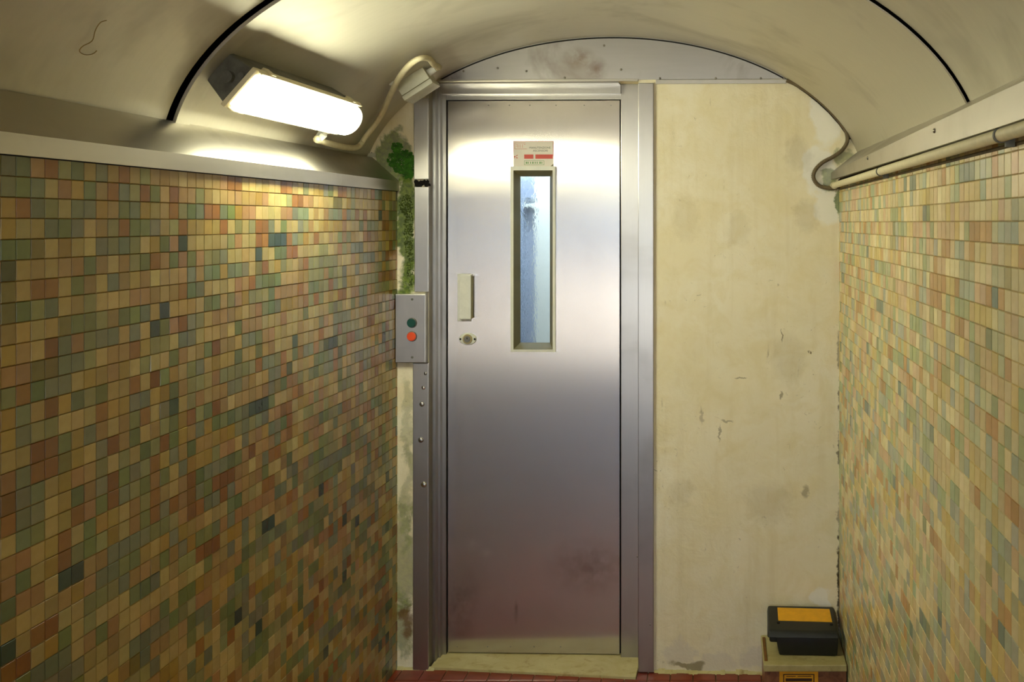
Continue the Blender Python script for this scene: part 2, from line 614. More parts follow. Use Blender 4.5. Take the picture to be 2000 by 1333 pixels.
def smooth_path(pts, step):
    """Catmull-Rom through points, evenly resampled"""
    pts = [Vector(p) for p in pts]
    ext = [pts[0] * 2 - pts[1]] + pts + [pts[-1] * 2 - pts[-2]]
    dense = []
    for i in range(1, len(ext) - 2):
        p0, p1, p2, p3 = ext[i - 1:i + 3]
        for k in range(40):
            t = k / 40
            dense.append(0.5 * ((2 * p1) + (p2 - p0) * t + (2 * p0 - 5 * p1 + 4 * p2 - p3) * t * t + (3 * p1 - p0 - 3 * p2 + p3) * t ** 3))
    dense.append(pts[-1])
    out = [dense[0]]
    acc = 0.0
    for a, c in zip(dense, dense[1:]):
        l = (c - a).length
        while acc + l >= step:
            k = (step - acc) / l
            a = a + (c - a) * k
            out.append(a.copy())
            l = (c - a).length
            acc = 0.0
        acc += l
    return out


UVB = (UA, Vector((0, 0, 1)))
YEND = -7.4           # the open end of the passage, behind the camera
rnd = random.Random(7)

# ------------------------------------------------------------------ side walls and their mosaic
pl = BW @ bp(775, 700)
pr = BW @ bp(1640, 700)
KL = (1425 - PX) / F
KR = (1388 - PX) / F


def xl(y):
    return pl.x + KL * (y - pl.y)


def xr(y):
    return pr.x + KR * (y - pr.y)


PAL = {
    'c': [(218, 200, 148), (212, 190, 138), (222, 206, 158)],
    'y': [(208, 180, 104), (200, 170, 86), (212, 188, 118)],
    't': [(200, 172, 122), (194, 164, 116), (202, 170, 128)],
    'o': [(180, 128, 66), (190, 138, 76), (168, 114, 56)],
    'p': [(202, 162, 124), (206, 168, 132), (194, 154, 116)],
    's': [(174, 178, 134), (166, 172, 134), (180, 182, 142)],
    'g': [(150, 164, 112), (142, 158, 108), (136, 158, 120)],
    'b': [(152, 164, 148), (144, 156, 146), (158, 162, 152)],
    'd': [(84, 108, 98), (76, 98, 98), (104, 116, 72)],
    'k': [(152, 144, 84), (158, 150, 94)],
}
WEIGHT = 'c' * 27 + 'y' * 13 + 't' * 13 + 'o' * 8 + 'p' * 7 + 's' * 12 + 'g' * 10 + 'b' * 14 + 'd' * 2 + 'k' * 1
# colours read off the photograph, top rows of the left wall, from column 0 on
ROWS = ['kbgtosgybyocsctccc', 'ybgbcpygtobsogcott', 'yyobscbbycgbyccosg', 'pyccbgbctsoggbcsoy', 'cggkcyccbsbscygpdc',
        'pdccctpgtctsgotgpg', 'bkcoocgtcbtytccctb', 'ykgsbctscccpptctog', 'tcycckggstggbcdyyy', 'oytcobpsbbcbcdgpob',
        'yppkkbbscttoysscbbc', 'tsogbbcyttycsccgtc', 'oybcoygsgccocogycs', 'oybsscccoyybbyygts', 'yccoogybtctsocbdcs',
        'ypbookycbotgctsgyo', 'bobbcyptscscgsogyt', 'gobbcygpbogbsoybtg', 'pcbscyopgobsgpgcby', 'yppcyocgyyctsoccto',
        'opgcyosgsyctgobopo']


def tile_frame(side):
    """origin, along (away from the camera), out (into the passage)"""
    if side == 'L':
        a = Vector((KL, 1, 0)).normalized()
        return Vector((xl(0), 0, 0)), a, Vector((a.y, -a.x, 0))
    a = Vector((KR, 1, 0)).normalized()
    return Vector((xr(0), 0, 0)), a, Vector((-a.y, a.x, 0))


PITCH = 0.035
TS = 0.0341
SHARED = None


def tile_wall(side, name, zt, yph, label):
    global SHARED
    org, al, out = tile_frame(side)
    s = 1 if side == 'L' else -1
    w = P()
    x = xl if side == 'L' else xr
    poly = [(x(0.35), 0.35, -0.1), (x(YEND), YEND, -0.1), (x(YEND) - s * 0.16, YEND, -0.1), (x(0.35) - s * 0.16, 0.35, -0.1)]
    w.prism(poly, (0, 0, 1.84 if side == 'L' else 1.88))
    wall = w.build(name, M['grout'] if side == 'L' else M['grout_pale'], kind='structure', label=label, cat='wall')
    n0 = int((YEND - yph) / PITCH) + 1
    n1 = int((0.10 - yph) / PITCH) + 2
    cells = []
    rows = 53
    r = random.Random(11 if side == 'L' else 23)
    for j in range(rows):
        prev = 'c'
        z1 = zt - j * PITCH
        z0 = z1 - PITCH
        if z1 <= 0.0:
            break
        if side == 'R' and j < -1:
            continue
        for i in range(n0, n1):
            yc = yph + (i + 0.5) * PITCH
            key = r.choice(WEIGHT)
            if r.random() < 0.26:
                key = prev
            if side == 'L' and j < len(ROWS) and -1 <= i and i + 1 < len(ROWS[j]):
                key = ROWS[j][i + 1]
            prev = key
            c = r.choice(PAL[key])
            jit = 1 + r.uniform(-0.07, 0.07)
            c = [max(0, min(255, v * jit + r.uniform(-4, 4))) for v in c]
            # left tiles darkened and yellowed, right lightened: the lamp's uneven light painted in
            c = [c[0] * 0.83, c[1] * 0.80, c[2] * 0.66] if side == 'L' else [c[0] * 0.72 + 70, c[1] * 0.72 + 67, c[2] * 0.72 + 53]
            h = 0.0018 + r.uniform(-0.0003, 0.0003)
            tl = (r.uniform(-0.0003, 0.0003), r.uniform(-0.0003, 0.0003))
            zz0 = max(z0, 0.002)
            p = org + al * (yc / al.y) + Vector((0, 0, (zz0 + z1) / 2))
            # size in the photograph
            dp = p.y + D
            sz = 0.0
            if dp > 0.3:
                px = PX + p.x * F / dp
                py = PY - (p.z - H) * F / dp
                wpx = PITCH * F * abs(p.x) / dp ** 2
                if 4 < px < 1996 and 4 < py < 1329 and zz0 == z0:
                    sz = wpx * PITCH * F / dp
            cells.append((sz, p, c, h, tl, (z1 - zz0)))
    order = sorted(range(len(cells)), key=lambda k: -cells[k][0])
    single = set(order[:300])
    if SHARED is None:
        a, q = TS / 2, TS / 2 - 0.0009
        vs = [(-a, 0, -a), (a, 0, -a), (a, 0, a), (-a, 0, a), (-q, 1, -q), (q, 1, -q), (q, 1, q), (-q, 1, q)]
        vs = [(v[0], -0.0018 * v[1], v[2]) for v in vs]
        fs = [(4, 5, 6, 7), (0, 1, 5, 4), (1, 2, 6, 5), (2, 3, 7, 6), (3, 0, 4, 7)]
        SHARED = bpy.data.meshes.new('tile')
        SHARED.from_pydata(vs, [], fs)
        SHARED.materials.append(M['tile_obj'])
    # local -Y of the shared tile looks out of the wall
    rz = math.atan2(out.y, out.x) + math.pi / 2
    verts, faces, cols = [], [], []
    for k, (sz, p, c, h, tl, hz) in enumerate(cells):
        if k in single:
            o = bpy.data.objects.new('tile', SHARED)
            COL.objects.link(o)
            o.parent = wall
            o.location = p
            o.rotation_euler = (tl[0] * 30, 0, rz + tl[1] * 30)
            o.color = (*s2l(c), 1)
            continue
        b0 = len(verts)
        a, q = TS / 2, TS / 2 - 0.0009
        az, qz = max(hz - 0.0009, 0.002) / 2, max(hz - 0.0027, 0.001) / 2
        for (u, v) in ((-a, -az), (a, -az), (a, az), (-a, az)):
            verts.append(p + al * u + Vector((0, 0, v)))
        for (u, v) in ((-q, -qz), (q, -qz), (q, qz), (-q, qz)):
            verts.append(p + al * u + Vector((0, 0, v)) + out * (h + tl[0] * u / a + tl[1] * v / a))
        fl = [(4, 5, 6, 7), (0, 1, 5, 4), (1, 2, 6, 5), (2, 3, 7, 6), (3, 0, 4, 7)]
        for f in fl:
            f2 = f if side == 'R' else f[::-1]
            faces.append(tuple(b0 + q2 for q2 in f2))
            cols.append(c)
    me = bpy.data.meshes.new('mosaic_tiles')
    me.from_pydata(verts, [], faces)
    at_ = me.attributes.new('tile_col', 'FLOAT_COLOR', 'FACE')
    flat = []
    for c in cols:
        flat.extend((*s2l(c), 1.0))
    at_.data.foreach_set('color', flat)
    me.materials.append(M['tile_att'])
    o = bpy.data.objects.new('mosaic_tiles', me)
    COL.objects.link(o)
    o.parent = wall
    o['kind'] = 'stuff'
    return wall


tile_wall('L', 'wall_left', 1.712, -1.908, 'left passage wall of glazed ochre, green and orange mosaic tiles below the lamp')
tile_wall('R', 'wall_right', 1.742, -2.063 + 0.0, 'right passage wall of glazed mosaic tiles, lightened as by lamplight, below the cream pipe')

# ------------------------------------------------------------------ steel vault
eL, eR = (BW @ bp(707, 372)), (BW @ bp(1689, 372))
CX0, A0 = (eL.x + eR.x) / 2, (eR.x - eL.x) / 2
ZS = 1.7145
ZB = (BW @ bp(1198, 72)).z - ZS
SLOPE_Y = -1.33


def vault_par(y):
    k = min(max(y, SLOPE_Y), 0.1) / SLOPE_Y
    return CX0 + 0.027 * k, A0 * (1 + 0.024 * k)


def vault_pt(ang, y, off=0.0):
    cx, a = vault_par(y)
    c, s = math.cos(ang), math.sin(ang)
    n = Vector((c / a, 0, s / ZB)).normalized()
    return Vector((cx + a * c, y, ZS + ZB * s)) + n * off


A_L, A_R = math.radians(180 - 10.5), math.radians(14.0)


def arch_sheet(name, y0, y1, mat, parent, a0=A_L, a1=A_R, off=0.0, th=0.004, n=64, ny=8, sk0=0.0, sk1=0.0):
    p = P()
    angs = [a0 + (a1 - a0) * i / n for i in range(n + 1)]

    def yq(a, i):          # the joints run slightly askew, farther away on the left
        k = (a - A_R) / (A_L - A_R)
        t = i / ny
        return y0 + sk0 * k + (y1 + sk1 * k - y0 - sk0 * k) * t
    rows = [[vault_pt(a, yq(a, i), off) for a in angs] for i in range(ny + 1)]
    rows2 = [[vault_pt(a, yq(a, i), off + th) for a in angs] for i in range(ny + 1)]
    p.grid(rows)
    p.grid([r[::-1] for r in rows2])
    p.grid([rows2[0], rows[0]])
    p.grid([rows[-1], rows2[-1]])
    p.grid([[r[0] for r in rows], [r[0] for r in rows2]])
    p.grid([[r[-1] for r in rows2], [r[-1] for r in rows]])
    bmesh.ops.remove_doubles(p.bm, verts=list(p.bm.verts), dist=1e-5)
    bmesh.ops.recalc_face_normals(p.bm, faces=list(p.bm.faces))
    return p.build(name, mat, parent, smooth=True)


ceil = empty('ceiling', 'barrel vault of brushed steel sheets over the passage', 'ceiling', kind='structure')
YJ = -1.40
SK = 0.165
arch_sheet('sheet', 0.10, YJ, M['vault_steel'], ceil, off=0.0, sk1=SK)
yy = YJ - 0.003
while yy > YEND:
    y2 = max(yy - 1.42, YEND)
    arch_sheet('sheet', yy, y2, M['vault_steel'], ceil, off=0.010, sk0=SK - 0.014 if yy > -2 else SK, sk1=SK if y2 > YEND else 0)
    yy = y2 - 0.006
arch_sheet('cover_strip', YJ - 0.004, YJ + 0.056, M['vault_steel'], ceil, a0=A_L, a1=math.radians(80), off=-0.006, th=0.006, n=48, ny=2, sk0=SK, sk1=SK)
arch_sheet('backing', 0.30, YEND - 0.02, M['dark_gap'], ceil, a0=math.radians(200), a1=math.radians(-20), off=0.05, th=0.06, ny=4)
# hand-drawn scrawl in grease on the nearer sheet
sp = P()


def on_vault(px, py, lift=0.003):
    """point on the vault seen at a pixel"""
    lo, hi = 0.2, 4.0
    d = ray(px, py)

    def inside(t):
        q = CAM + d * t
        cx, a = vault_par(q.y)
        return ((q.x - cx) / a) ** 2 + ((q.z - ZS) / ZB) ** 2 < 1
    for _ in range(60):
        mid = (lo + hi) / 2
        if inside(mid):
            lo = mid
        else:
            hi = mid
    q = CAM + d * lo
    cx, a = vault_par(q.y)
    n = Vector(((q.x - cx) / a ** 2, 0, (q.z - ZS) / ZB ** 2)).normalized()
    return q - d * (lift / max(abs(d.dot(n)), 0.12)), -n


M['scrawl'] = plain('grease_scrawl', (140, 116, 58), 0.6)
scr = [(208, 40), (196, 44), (186, 60), (180, 80), (162, 90), (155, 100), (166, 107), (182, 105), (192, 96)]
sp.tube(smooth_path([on_vault(x, y, -0.0065)[0] for x, y in scr], 0.006), 0.0009, 6)
sp.build('scrawl', M['scrawl'], ceil)

# ------------------------------------------------------------------ cornices
trim = empty('trim_1', 'left steel cornice with sloping ledge between vault and mosaic wall', 'cornice', kind='structure')


def runs(y0, y1, step):
    n = max(1, round(abs(y1 - y0) / step))
    return [y0 + (y1 - y0) * i / n for i in range(n + 1)]


def cornice(parent, prof, ys, name):
    p = P()
    rows = [[Vector(q) for q in prof(y)] for y in ys]
    p.grid(rows, close=True)
    b2 = p.bm
    b2.faces.ensure_lookup_table()
    b2.verts.ensure_lookup_table()
    n = len(rows[0])
    vs = list(b2.verts)
    b2.faces.new(vs[:n][::-1])
    b2.faces.new(vs[-n:])
    bmesh.ops.recalc_face_normals(b2, faces=list(b2.faces))
    return p.build(name, M['cornice_steel'], parent)


al_, bl_ = (BW @ bp(738, 314)), (BW @ bp(785, 354))
XA_L, ZA_L, ZB_L = al_.x - pl.x, al_.z, bl_.z
XB_L = 0.0085


def prof_l(y):
    x0 = xl(y)
    return [(x0 + XA_L - 0.02, y, ZA_L + 0.012), (x0 + XB_L, y, ZB_L), (x0 + XB_L, y, 1.7125), (x0 + XB_L - 0.014, y, 1.7125), (x0 + XB_L - 0.014, y, ZB_L - 0.01), (x0 + XA_L - 0.02, y, ZA_L - 0.03)]


cornice(trim, prof_l, runs(0.05, YEND, 0.5), 'ledge')
# dark joint under the cornice
p = P()
p.prism([(xl(0.05) + 0.004, 0.05, 1.7105), (xl(YEND) + 0.004, YEND, 1.7105), (xl(YEND) - 0.02, YEND, 1.7105), (xl(0.05) - 0.02, 0.05, 1.7105)], (0, 0, 0.012))
p.build('joint_or_shade', M['dark_gap'], trim)

trim2 = empty('trim_2', 'right steel cornice between vault and mosaic wall above the cream pipe', 'cornice', kind='structure')
ar_, br_ = (BW @ bp(1672, 292)), (BW @ bp(1622, 338))
XB_R = br_.x - pr.x


def prof_r(y):
    k = min(max(-y / 2.0, 0), 1)
    x0 = xr(y)
    zt, zb = br_.z + 0.016 * k, 1.751 - 0.010 * k
    xa = ar_.x + (vault_pt(A_R, y).x - vault_pt(A_R, 0).x)
    return [(xa + 0.03, y, ar_.z + 0.012), (x0 + XB_R, y, zt), (x0 + XB_R, y, zb), (x0 + XB_R + 0.012, y, zb), (x0 + XB_R + 0.012, y, zt - 0.008), (xa + 0.03, y, ar_.z - 0.02)]


cornice(trim2, prof_r, runs(-0.03, YEND, 0.25), 'ledge')
for px, py in ((1765, 284), (1935, 160)):
    q = at(px, py, 2.0)
    yq = -0.85 if px < 1800 else -1.65
    xq = xr(yq) + XB_R
    zq = 1.774
    P().dome((xq, yq, zq), (-1, 0, 0), 0.005, 0.004).build('screw', M['bolt'], trim2, smooth=True)
p = P()  # dark strip under the right cornice: its gap and shadow painted in
rows = []
for yq in runs(-0.02, YEND, 0.25):
    zb = prof_r(yq)[2][2]
    x0 = xr(yq)
    rows.append([Vector((x0 - 0.006, yq, zb + 0.001)), Vector((x0 - 0.0045, yq, zb - 0.009)), Vector((x0 + 0.02, yq, zb - 0.009)), Vector((x0 + 0.02, yq, zb + 0.001))])
p.grid(rows, close=True)
bmesh.ops.recalc_face_normals(p.bm, faces=list(p.bm.faces))
p.build('joint_or_shade', M['dark_gap'], trim2)
# packing above the right wall, behind the cornice
p = P()
p.prism([(xr(0.05) + 0.02, 0.05, 1.755), (xr(YEND) + 0.02, YEND, 1.755), (xr(YEND) + 0.14, YEND, 1.755), (xr(0.05) + 0.14, 0.05, 1.755)], (0, 0, 0.05))
p.build('packing', M['dark_gap'], trim2)

# ------------------------------------------------------------------ end wall
DL, DR = bu(838), bu(1247)      # clear opening
DT = bz(1040, 158)
VD = 0.11                       # leaf sits this far back
wb = P(BW)
for lo, hi in (((-1.55, 0, -0.1), (DL, 0.16, 2.5)), ((DR, 0, -0.1), (0.95, 0.16, 2.5)), ((DL, 0, DT), (DR, 0.16, 2.5))):
    wb.box(lo, hi)
wall_b = wb.build('wall_back', M['plaster'], kind='structure', label='cream stained plaster end wall around the steel lift door', cat='wall')

# steel lunette over the door
lun = empty('trim_3', 'steel lunette panel filling the arch above the lift door', 'panel', kind='structure')
pts = []
zl = bz(1200, 157)
n = 40
u0, u1 = bu(846), bu(1543)
cxb = (u0 + u1) / 2


def arc_z(u):
    cx, a = vault_par(0.0)
    k = 1 - ((u - cx) / a) ** 2
    return ZS + ZB * math.sqrt(max(k, 0)) + 0.012


top = [(u1 + (u0 - u1) * i / n) for i in range(n + 1)]
poly = [(u0, -0.006, zl), (u1, -0.006, bz(1543, 154))] + [(u, -0.006, max(arc_z(u), zl + 0.012)) for u in top]
P(BW).prism(poly, (0, 0.006, 0)).build('sheet', M['lunette_steel'], lun, uv=UVB)
# folded lower edge with a paler return
P(BW).box((bu(1281), -0.009, bz(1400, 164)), (bu(1536), -0.0005, bz(1400, 156)), 0.001).build('fold', M['cornice_steel'], lun, uv=UVB)
P(BW).box((u0 + 0.012, -0.010, zl - 0.004), (bu(1247), -0.001, zl + 0.004), 0.0015).build('fold', M['cornice_steel'], lun, uv=UVB)
for px, py in ((905, 139), (972, 133), (1028, 139), (1103, 152), (1213, 136), (1180, 89), (1289, 153), (1398, 153), (1486, 153), (1532, 153)):
    q = bp(px, py, -0.006)
    P(BW).dome(q, (0, -1, 0), 0.0042, 0.003).build('rivet', M['bolt'], lun, smooth=True)

jo = []
for i in range(41):
    u = bu(845) + (bu(1660) - bu(845)) * i / 40
    jo.append((u, -0.004, arc_z(u) - 0.016))
P(BW).tube(jo, 0.0035, 6).build('arc_joint', M['dark_gap'], lun)

# door frame
fr = empty('trim_4', 'stepped brushed steel frame round the lift door', 'door frame', kind='structure')
zb_ = -0.02
steps_l = [(0.0, 0.0), (0.0, 0.040), (0.015, 0.040), (0.015, 0.072), (0.026, 0.072), (0.026, 0.098), (0.045, 0.098)]
ul = DL
lf = bu(875, VD)               # leaf edges
rf = bu(1210, VD)
kx = (lf - 0.004 - ul) / 0.045
p = P(BW)
poly = [(ul + a * kx, v, zb_) for a, v in steps_l] + [(lf - 0.004, 0.15, zb_), (ul - 0.012, 0.15, zb_), (ul - 0.012, 0.0, zb_)]
p.prism(poly, (0, 0, DT + 0.02)).build('jamb', M['frame_steel'], fr, uv=UVB)
rs = bu(1213, VD - 0.012)
p = P(BW)
p.box((rs, VD - 0.016, zb_), (DR + 0.05, 0.155, DT + 0.01), 0.0015)
p.build('jamb', M['frame_steel'], fr, uv=UVB)
ht = bz(1040, 195, VD - 0.006)
p = P(BW)
p.prism([(lf - 0.03, 0.155, DT + 0.01), (lf - 0.03, 0.022, DT + 0.01), (lf - 0.03, 0.022, DT - 0.006), (lf - 0.03, 0.075, DT - 0.006), (lf - 0.03, 0.075, DT - 0.036), (lf - 0.03, VD - 0.008, DT - 0.036), (lf - 0.03, VD - 0.008, ht), (lf - 0.03, 0.155, ht)], (rs + 0.001 - lf + 0.03, 0, 0))
p.build('head', M['frame_steel'], fr, uv=UVB)
# flat architrave on the right
P(BW).box((bu(1247), -0.012, 0.004), (bu(1277), 0.0, bz(1262, 163)), 0.002).build('architrave', M['frame_steel'], fr, uv=UVB)
for px, py in ((1270, 1221), (1245, 1088)):
    P(BW).dome(bp(px, py, -0.012 if px > 1250 else VD - 0.016), (0, -1, 0), 0.003, 0.002).build('screw', M['bolt'], fr, smooth=True)

# cover strips left of the door
strips = []


def cover(px0, px1, y0, y1, label, bumps=()):
    o = empty('cover_strip', label, 'metal strip', 'steel strips beside the door')
    P(BW).box((bu(px0), -0.010, bz(px0, y1)), (bu(px1), 0.0, bz(px0, y0)), 0.002).build('plate', M['frame_steel'], o, uv=UVB)
    for px, py, r in bumps:
        P(BW).dome(bp(px, py, -0.010), (0, -1, 0), r, r * 0.5).build('screw_head', M['frame_steel'], o, smooth=True)
    return o


cover(810, 838.5, 192, 351, 'short steel strip left of the door, above the black gap')
cover(811, 838.5, 365, 570, 'steel strip left of the door, between black gap and button panel')
cover(808, 838.5, 709, 1312, 'long dented steel strip left of the door, below the button panel', ((831, 730, 0.006), (827, 758, 0.007), (824, 790, 0.009), (822, 860, 0.010), (828, 947, 0.011)))

# black rag-filled gap between the strips
p = P(BW)
rr = random.Random(3)
for k in range(14):
    q = bp(812 + k * 1.9, 358 + rr.uniform(-4, 4), -0.002)
    b2 = bmesh.new()
    bmesh.ops.create_icosphere(b2, subdivisions=1, radius=0.007 + rr.random() * 0.005)
    for v in b2.verts:
        v.co *= rr.uniform(0.6, 1.3)
    p._merge(b2, Matrix.Translation(q))
p.build('gap_filling', M['dark_gap'], label='black crumbling filling in the gap beside the door frame', cat='filling')

# ------------------------------------------------------------------ lift door
door = empty('door_1', 'brushed steel lift door with a narrow vertical window', 'door', kind='structure')
lt, lb = bz(1040, 197, VD), 0.014
w0, w1 = bu(999, VD), bu(1082, VD)
wz1, wz0 = bz(1040, 327, VD), bz(1040, 686, VD)
hole = (bu(1002, VD), bu(1080, VD), bz(1040, 684.5, VD), bz(1040, 330.5, VD))
p = P(BW)
e = 0.004
p.box((lf, VD, lb), (hole[0], VD + 0.035, lt))
p.box((hole[1], VD, lb), (rf, VD + 0.035, lt))
p.box((hole[0], VD, lb), (hole[1], VD + 0.035, hole[2]))
p.box((hole[0], VD, hole[3]), (hole[1], VD + 0.035, lt))
bmesh.ops.remove_doubles(p.bm, verts=list(p.bm.verts), dist=1e-5)
p.build('leaf', M['door_steel'], door, uv=UVB)
for px in (954, 995, 1035, 1086, 1141, 1193):
    P(BW).dome(bp(px, 206, VD), (0, -1, 0), 0.0022, 0.0012, 8, 2).build('rivet', M['bolt'], door)
for px in (893, 952, 997, 1043, 1095):
    P(BW).dome(bp(px, 1264, VD), (0, -1, 0), 0.0022, 0.0012, 8, 2).build('rivet', M['bolt'], door)
# dark gap round the leaf
P(BW).box((lf - 0.006, VD + 0.03, 0.0), (rf + 0.014, VD + 0.045, lt + 0.012)).build('rebate', M['dark_gap'], door)
# cut the rebate where the window is: replaced by four bars
reb = [o for o in door.children if o.name.startswith('rebate')][0]
bpy.data.objects.remove(reb)
for lo, hi in (((lf - 0.006, VD + 0.02, 0.0), (lf + 0.0005, VD + 0.05, lt + 0.01)), ((rf - 0.0005, VD + 0.02, 0.0), (rf + 0.012, VD + 0.05, lt + 0.01)), ((lf, VD + 0.02, lt - 0.0005), (rf, VD + 0.05, lt + 0.012)), ((lf, VD + 0.01, 0.0005), (rf, VD + 0.05, lb + 0.0005))):
    P(BW).box(lo, hi).build('rebate', M['dark_gap'], door)
# window frame: flat cream border and a deep olive bevel down to the glass
win = empty('window_frame')
win.parent = door


def ring(o, i, zo, vo, vi, mat, name):
    """four mitred faces between rectangle o at depth vo and rectangle i at depth vi"""
    p = P(BW)
    O = [(o[0], vo, o[2]), (o[1], vo, o[2]), (o[1], vo, o[3]), (o[0], vo, o[3])]
    I = [(i[0], vi, i[2]), (i[1], vi, i[2]), (i[1], vi, i[3]), (i[0], vi, i[3])]
    ob = [(a[0], VD - 0.0002, a[2]) for a in O]
    ib = [(a[0], max(VD, vi) + 0.002, a[2]) for a in I]
    b2 = bmesh.new()
    vo_ = [b2.verts.new(a) for a in O]
    vi_ = [b2.verts.new(a) for a in I]
    vb = [b2.verts.new(a) for a in ob]
    vc = [b2.verts.new(a) for a in ib]
    for k in range(4):
        j = (k + 1) % 4
        b2.faces.new([vo_[k], vo_[j], vi_[j], vi_[k]])
        b2.faces.new([vb[k], vb[j], vo_[j], vo_[k]])
        b2.faces.new([vi_[k], vi_[j], vc[j], vc[k]])
    bmesh.ops.recalc_face_normals(b2, faces=list(b2.faces))
    p._merge(b2)
    return p.build(name, mat, win)


VO = VD - 0.012
O_ = (bu(997, VO), bu(1084.5, VO), bz(1040, 688, VO), bz(1040, 325, VO))
I_ = (bu(1003, VO), bu(1079.5, VO), bz(1040, 683, VO), bz(1040, 333, VO))
G_ = (bu(1016.5, VD + 0.02), bu(1074, VD + 0.02), bz(1040, 669.5, VD + 0.02), bz(1040, 345, VD + 0.02))
ring(O_, I_, 0, VO, VO - 0.001, M['window_frame'], 'border')
ring(I_, G_, 0, VO - 0.001, VD + 0.02, M['gasket'], 'gasket')
P(BW).box((G_[0] - 0.006, VD + 0.021, G_[2] - 0.006), (G_[1] + 0.006, VD + 0.027, G_[3] + 0.006)).build('pane', M['glass'], door)
# pull handle
hd = empty('handle')
hd.parent = door
P(BW).box((bu(894, VD), VD - 0.006, bz(905, 628, VD)), (bu(921, VD), VD + 0.001, bz(905, 535, VD)), 0.002).build('base', M['cream_plastic'], hd)
P(BW).box((bu(897, VD - 0.026), VD - 0.028, bz(905, 624, VD - 0.026)), (bu(920, VD - 0.026), VD - 0.004, bz(905, 537, VD - 0.026)), 0.003).build('grip', M['cream_plastic'], hd)
P(BW).box((bu(920, VD), VD - 0.020, bz(905, 621, VD)), (bu(926.5, VD), VD + 0.001, bz(905, 539, VD)), 0.002).build('cup', M['gasket'], hd)
# lock
lkx = empty('lock')
lkx.parent = door
c0 = bp(914, 662.5, VD)
b2 = bmesh.new()
bmesh.ops.create_cone(b2, cap_ends=True, segments=32, radius1=0.033, radius2=0.030, depth=0.006)
p = P(BW)
p._merge(b2, Matrix.Translation(c0 + Vector((0, -0.003, 0))) @ Matrix.Diagonal((1.0, 1.0, 0.68, 1)) @ Matrix.Rotation(math.pi / 2, 4, 'X'))
p.build('escutcheon', M['window_frame'], lkx, smooth=True)
p = P(BW)
p.cyl(c0 + Vector((0, -0.004, 0)), c0 + Vector((0, -0.011, 0)), 0.0185, 0.017, 28)
p.build('cylinder', M['brass'], lkx, smooth=True)
P(BW).cyl(c0 + Vector((0, -0.010, 0)), c0 + Vector((0, -0.0125, 0)), 0.0125, 0.012, 24).build('plug', M['bolt'], lkx, smooth=True)
P(BW).box(c0 + Vector((-0.0015, -0.0130, 0.000)), c0 + Vector((0.0015, -0.0122, 0.007))).build('keyhole', M['dark_gap'], lkx)
for s in (-1, 1):
    P(BW).dome(c0 + Vector((s * 0.0265, -0.0055, 0)), (0, -1, 0), 0.0042, 0.002).build('screw', M['dark_gap'], lkx, smooth=True)


# ------------------------------------------------------------------ lettering
def text_mesh(body, height, width):
    cu = bpy.data.curves.new('lettering', 'FONT')
    cu.body = body
    cu.align_x = 'LEFT'
    cu.extrude = 0.0
    o = bpy.data.objects.new('lettering', cu)
    COL.objects.link(o)
    dg = bpy.context.evaluated_depsgraph_get()
    me = bpy.data.meshes.new_from_object(o.evaluated_get(dg))
    bpy.data.objects.remove(o)
    xs = [v.co.x for v in me.vertices]
    ys = [v.co.y for v in me.vertices]
    sx, sy = width / (max(xs) - min(xs)), height / (max(ys) - min(ys))
    x0, y0 = min(xs), min(ys)
    for v in me.vertices:
        v.co = Vector(((v.co.x - x0) * sx, (v.co.y - y0) * sy, 0))
    return me


def lettering(body, x, z, w, h, v, mat, parent, mtx, name='lettering'):
    me = text_mesh(body, h, w)
    b2 = bmesh.new()
    b2.from_mesh(me)
    bpy.data.meshes.remove(me)
    for q in b2.verts:
        q.co = Vector((x + q.co.x, v, z + q.co.y))
    p = P(mtx)
    p._merge(b2)
    return p.build(name, mat, parent)


# maintenance notice above the window
st = empty('notice_sticker', 'small white notice with red bar and green box above the door window', 'sticker')
sx0, sx1 = bu(1003, VD), bu(1081, VD)
sz0, sz1 = bz(1040, 325, VD), bz(1040, 276, VD)
sw, sh = sx1 - sx0, sz1 - sz0


def sxy(fx, fz):
    return sx0 + fx * sw, sz1 - fz * sh


vs_ = VD - 0.0016
P(BW).box((sx0, VD - 0.0014, sz0), (sx1, VD - 0.0002, sz1)).build('sheet', M['sticker_white'], st)


def sbar(f, mat, name='bar', dv=0.0):
    a, b_ = sxy(f[0], f[3]), sxy(f[2], f[1])
    return P(BW).box((a[0], vs_ - 0.0003 - dv, a[1]), (b_[0], vs_ + 0.0001, b_[1])).build(name, mat, st)


for f in ((0.0, 0.0, 1.0, 0.018), (0.0, 0.0, 0.012, 0.45), (0.988, 0.0, 1.0, 0.6)):
    sbar(f, M['ink_pale_red'], 'border')
sbar((0.27, 0.53, 0.50, 0.70), M['ink_red'])
sbar((0.55, 0.53, 0.985, 0.70), M['ink_red'])
for f in ((0.27, 0.77, 0.77, 0.785), (0.27, 0.935, 0.77, 0.95), (0.27, 0.77, 0.28, 0.95), (0.76, 0.77, 0.77, 0.95)):
    sbar(f, M['ink_green'], 'border')


def slet(body, f, mat):
    x, z = sxy(f[0], f[3])
    lettering(body, x, z, (f[2] - f[0]) * sw, (f[3] - f[1]) * sh, vs_ - 0.0005, mat, st, BW)


slet('MANUTENZIONE', (0.40, 0.22, 0.93, 0.30), M['ink_dark'])
slet('ASCENSORI', (0.49, 0.34, 0.86, 0.42), M['ink_dark'])
